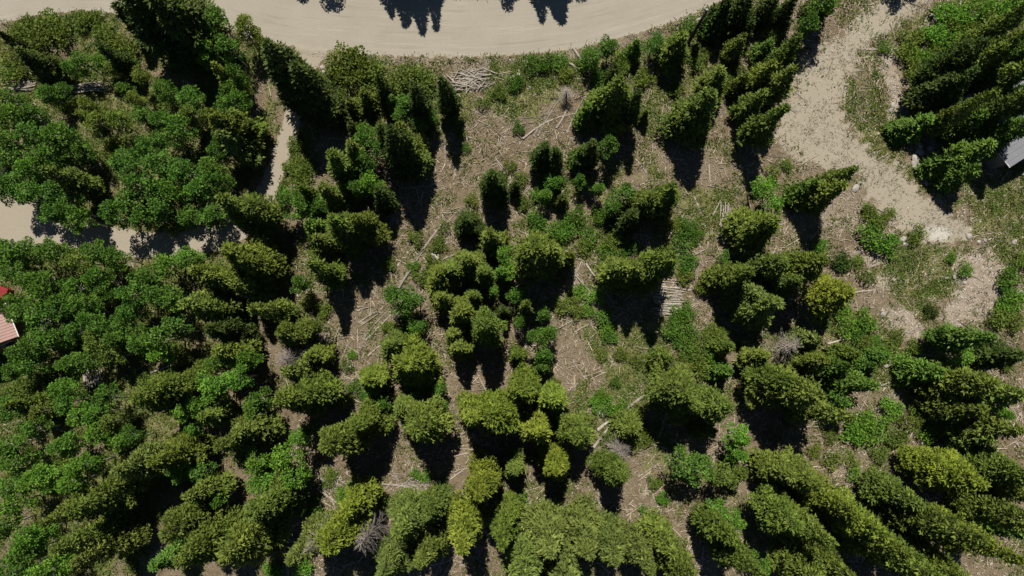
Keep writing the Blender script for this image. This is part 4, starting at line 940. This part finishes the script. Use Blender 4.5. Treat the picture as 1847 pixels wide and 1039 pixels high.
pebbles('stones', scatter(5200, lambda x, y: (s_s(x, y) * 0.9 + s_d(x, y) * 0.10 + 0.25 * s_g(x, y) * (x > 34)) * (x > 26) * (y > -12)), (0.04, 0.13), 'scattered pale stones around the right hand drive')
pebbles('roadside_gravel', scatter(1500, lambda x, y: ss(samp(s_road, x, y), -22, -6) * (1 - ss(samp(s_road, x, y), -3, 2))), (0.04, 0.12), 'loose pale gravel along the road edge')
pebbles('forest_stones', scatter(1500, lambda x, y: open_(x, y) * 0.4), (0.04, 0.12), 'small pale stones on the brown forest floor')

# ------------------------------------------------------------------ utility pole
M_POLE = wood_material('creosote_wood', (0.028, 0.022, 0.018), (0.06, 0.048, 0.038), 6.0)
M_STEEL = plain('galvanised_steel', (0.4, 0.41, 0.42), 0.45, 0.8)
px_, py_ = at(1241, 78)
pole = empty('utility_pole', (px_, py_, gz(px_, py_)))
tag(pole, 'dark wooden utility pole beside the gravel road edge', 'pole')
g = Geo(); g.tube([(0, 0, -0.3), (0, 0, 3.5), (0, 0, 7.4)], [0.20, 0.175, 0.14], 12, 0.5); link('shaft', g.mesh('shaft', M_POLE, True), pole)
g = Geo(); g.tube([(0, 0, 7.4), (0, 0, 7.46), (0, 0, 7.5)], [0.155, 0.15, 0.03], 12, 0.5); link('cap', g.mesh('cap', M_STEEL, True), pole)
for zz in (5.9, 6.8):
    g = Geo(); g.tube([(0, 0, zz), (0, 0, zz + 0.08)], [0.165, 0.165], 12, 0.5); link('band', g.mesh('band', M_STEEL, True), pole)
# post at the right edge
M_POSTW = wood_material('fence_post_wood', (0.06, 0.045, 0.035), (0.12, 0.09, 0.07), 6.0)
x, y = at(1844, 480); p = empty('gate_post', (x, y, gz(x, y))); tag(p, 'short dark wooden post at the right edge of the meadow', 'post')
g = Geo(); g.tube([(0, 0, -0.2), (0, 0, 1.3)], [0.13, 0.12], 10, 0.5); link('post', g.mesh('post', M_POSTW, True), p)
g = Geo(); g.tube([(0, 0, 1.3), (0, 0, 1.38)], [0.135, 0.06], 10, 0.5); link('post_top', g.mesh('post_top', M_POSTW, True), p)

# ------------------------------------------------------------------ buildings
M_REDROOF = plain('red_metal_roof', (0.27, 0.115, 0.075), 0.45, 0.0, 1.5, 0.12)
M_GREYROOF = plain('grey_metal_roof', (0.22, 0.225, 0.24), 0.5, 0.0, 1.2, 0.1)
M_SIDING = plain('brown_siding', (0.16, 0.10, 0.065), 0.8, 0.0, 3.0, 0.25)
M_GREYSIDE = plain('grey_siding', (0.25, 0.24, 0.225), 0.8, 0.0, 3.0, 0.2)
M_WHITE = plain('white_paint', (0.75, 0.75, 0.73), 0.5, 0.0, 2.0, 0.06)
M_GLASS = plain('dark_glass', (0.03, 0.035, 0.04), 0.1, 0.0, 1.0, 0.1)
M_DECK = wood_material('deck_boards', (0.22, 0.19, 0.16), (0.36, 0.32, 0.27), 3.0)
M_RUBBER = plain('rubber', (0.03, 0.03, 0.03), 0.9)
M_REDP = plain('red_paint', (0.25, 0.02, 0.018), 0.45, 0.0, 2.0, 0.15)

def cabin(name, label, corner_px, eave, rise, u_px, lu, lv, sgn, mroof, mwall, ribs, deck):
    """corner_px: nearest roof corner; u runs along the gable (ridge side), v along the eave"""
    cx, cy = at(corner_px[0], corner_px[1], eave)
    tx, ty = at(u_px[0], u_px[1], eave)
    u = Vector((tx - cx, ty - cy, 0)).normalized(); v = Vector((-u.y, u.x, 0)) * sgn
    zb = gz(cx, cy)
    e = empty(name, (cx, cy, 0)); tag(e, label, 'house')
    ov = 0.4
    def P(a, b, z): return tuple(u * a + v * b + Vector((0, 0, z)))
    g = Geo()                                                # walls with gables
    a0, a1, b0, b1 = ov, lu - ov, ov, lv - ov; am = lu / 2
    sl = rise / am
    hw = eave + ov * sl - 0.06
    V = [P(a0, b0, -0.3), P(a1, b0, -0.3), P(a1, b1, -0.3), P(a0, b1, -0.3), P(a0, b0, hw), P(a1, b0, hw), P(a1, b1, hw), P(a0, b1, hw), P(am, b0, eave + rise - 0.1), P(am, b1, eave + rise - 0.1)]
    F = [(0, 1, 5, 4), (1, 2, 6, 5), (2, 3, 7, 6), (3, 0, 4, 7), (4, 5, 8, 8), (6, 7, 9, 9)]
    me = bpy.data.meshes.new('wall'); me.from_pydata(V, [], [tuple(dict.fromkeys(f)) for f in F]); me.materials.append(mwall); link('wall', me, e)
    th = 0.12
    for side in (0, 1):
        A = 0 if side == 0 else lu
        V = [P(A, 0, eave), P(A, lv, eave), P(am, lv, eave + rise), P(am, 0, eave + rise), P(A, 0, eave - th), P(A, lv, eave - th), P(am, lv, eave + rise - th), P(am, 0, eave + rise - th)]
        me = bpy.data.meshes.new('roof'); me.from_pydata(V, [], [(0, 1, 2, 3), (7, 6, 5, 4), (0, 4, 5, 1), (1, 5, 6, 2), (2, 6, 7, 3), (3, 7, 4, 0)]); me.materials.append(mroof)
        ro = link('roof', me, e)
        nr = int(lv / ribs)
        for i in range(nr + 1):
            b = 0.03 + (lv - 0.06) * i / nr
            g = Geo(); g.tube([P(A, b, eave + 0.012), P(am, b, eave + rise + 0.012)], [0.03, 0.03], 6, 0.5); link('roof_rib', g.mesh('roof_rib', mroof), ro)
        g = Geo(); g.tube([P(A, -0.02, eave - 0.05), P(A, lv + 0.02, eave - 0.05)], [0.06, 0.06], 8, 0.5); link('gutter', g.mesh('gutter', M_WHITE), e)
    g = Geo(); g.tube([P(am, -0.02, eave + rise + 0.03), P(am, lv + 0.02, eave + rise + 0.03)], [0.09, 0.09], 8, 0.5); link('ridge_cap', g.mesh('ridge_cap', mroof), e)
    rz = math.atan2(u.y, u.x)
    for k in range(2):                                       # windows in the near gable and the eave wall
        c = Vector(P(a0 + (lu - 2 * ov) * (0.3 + 0.4 * k), b0, eave * 0.55))
        g = Geo(); g.box(c, (1.1, 0.12, 1.2), rz); w = link('window', g.mesh('window', M_WHITE), e)
        g = Geo(); g.box(c - v * 0.04, (0.94, 0.1, 1.04), rz); link('pane', g.mesh('pane', M_GLASS), w)
    c = Vector(P(a0, lv / 2, 1.05)); g = Geo(); g.box(c, (0.12, 0.95, 2.1), rz); d = link('door', g.mesh('door', M_WHITE), e)
    g = Geo(); g.box(c - u * 0.09 + v * 0.35, (0.06, 0.05, 0.14), rz); link('door_handle', g.mesh('door_handle', M_STEEL), d)
    if deck:
        dk = link('deck', None, e) if False else None
        g = Geo(); g.box(Vector(P(-0.5, lv * 0.55, 0.55)), (1.7, lv * 0.85, 0.1), rz); dk = link('deck', g.mesh('deck', M_DECK), e)
        for i in range(8):
            g = Geo(); g.box(Vector(P(-1.25 + 0.2 * i, lv * 0.55, 0.622)), (0.17, lv * 0.85, 0.04), rz); link('board', g.mesh('board', M_DECK), dk)
        for i in range(3):
            g = Geo(); g.box(Vector(P(-1.25, lv * (0.2 + 0.33 * i), 0.2)), (0.12, 0.12, 0.95), rz); link('deck_post', g.mesh('deck_post', M_DECK), e)
    return e
cabin('cabin', 'wooden cabin with red brown ribbed metal roof at the left edge', (33, 607), 4.6, 1.3, (0, 622), 7.5, 3.8, -1, M_REDROOF, M_SIDING, 0.3, True)
cabin('cabin', 'cabin with plain grey metal roof among the firs at the right edge', (1822, 302), 3.3, 1.2, (1847, 284), 8.0, 9.0, 1, M_GREYROOF, M_GREYSIDE, 0.6, False)

# camper at the left edge
x, y = at(-10, 318); cz = gz(x, y)
cm = empty('camper_trailer', (x, y, cz), R(62)); tag(cm, 'white camper trailer parked on the driveway at the left edge', 'camper')
def rbox(name, mat, c, d, parent, bev=0.15):
    import bmesh
    bm = bmesh.new(); bmesh.ops.create_cube(bm, size=1.0)
    for vv in bm.verts: vv.co = Vector((vv.co.x * d[0], vv.co.y * d[1], vv.co.z * d[2]))
    bmesh.ops.bevel(bm, geom=list(bm.edges), offset=bev, segments=3, affect='EDGES', profile=0.5)
    me = bpy.data.meshes.new(name); bm.to_mesh(me); bm.free(); me.materials.append(mat)
    o = link(name, me, parent); o.location = c; return o
body = rbox('body', M_WHITE, (0, 0, 1.55), (4.6, 2.2, 2.0), cm, 0.25)
rbox('roof_vent', M_WHITE, (0.6, 0, 2.62), (0.5, 0.5, 0.14), cm, 0.04)
rbox('air_conditioner', M_WHITE, (-0.7, 0, 2.68), (0.9, 0.7, 0.26), cm, 0.08)
for sy in (-1, 1):
    rbox('window', M_GLASS, (0.6, sy * 1.1, 1.8), (1.2, 0.04, 0.6), cm, 0.01)
    g = Geo(); g.tube([(-0.2, sy * 0.95, 0.35), (-0.2, sy * 1.12, 0.35)], [0.35, 0.35], 18, 0.5); wh = link('wheel', g.mesh('wheel', M_RUBBER), cm)
    g = Geo(); g.tube([(-0.2, sy * 1.10, 0.35), (-0.2, sy * 1.14, 0.35)], [0.2, 0.18], 14, 0.5); link('rim', g.mesh('rim', M_STEEL), wh)
g = Geo(); g.tube([(2.2, 0.5, 0.5), (3.4, 0, 0.5)], [0.05, 0.05], 6); g.tube([(2.2, -0.5, 0.5), (3.4, 0, 0.5)], [0.05, 0.05], 6); g.tube([(3.3, 0, 0.5), (3.3, 0, 0.0)], [0.04, 0.04], 6); link('drawbar', g.mesh('drawbar', M_STEEL), cm)
# red bin beside the cabin
x, y = at(3, 527, 0.8); rb = empty('storage_bin', (x, y, gz(x, y)), R(-20)); tag(rb, 'dark red storage bin between the aspens at the left edge', 'bin')
rbox('box', M_REDP, (0, 0, 0.5), (1.5, 1.1, 1.0), rb, 0.05); rbox('lid', M_REDP, (0, 0, 1.08), (1.6, 1.2, 0.14), rb, 0.05)
rbox('handle', M_STEEL, (0, -0.63, 1.05), (0.3, 0.06, 0.06), rb, 0.01)

finish_labels()
for o in bpy.data.objects:
    if o.parent is not None and 'category' in o: del o['category']
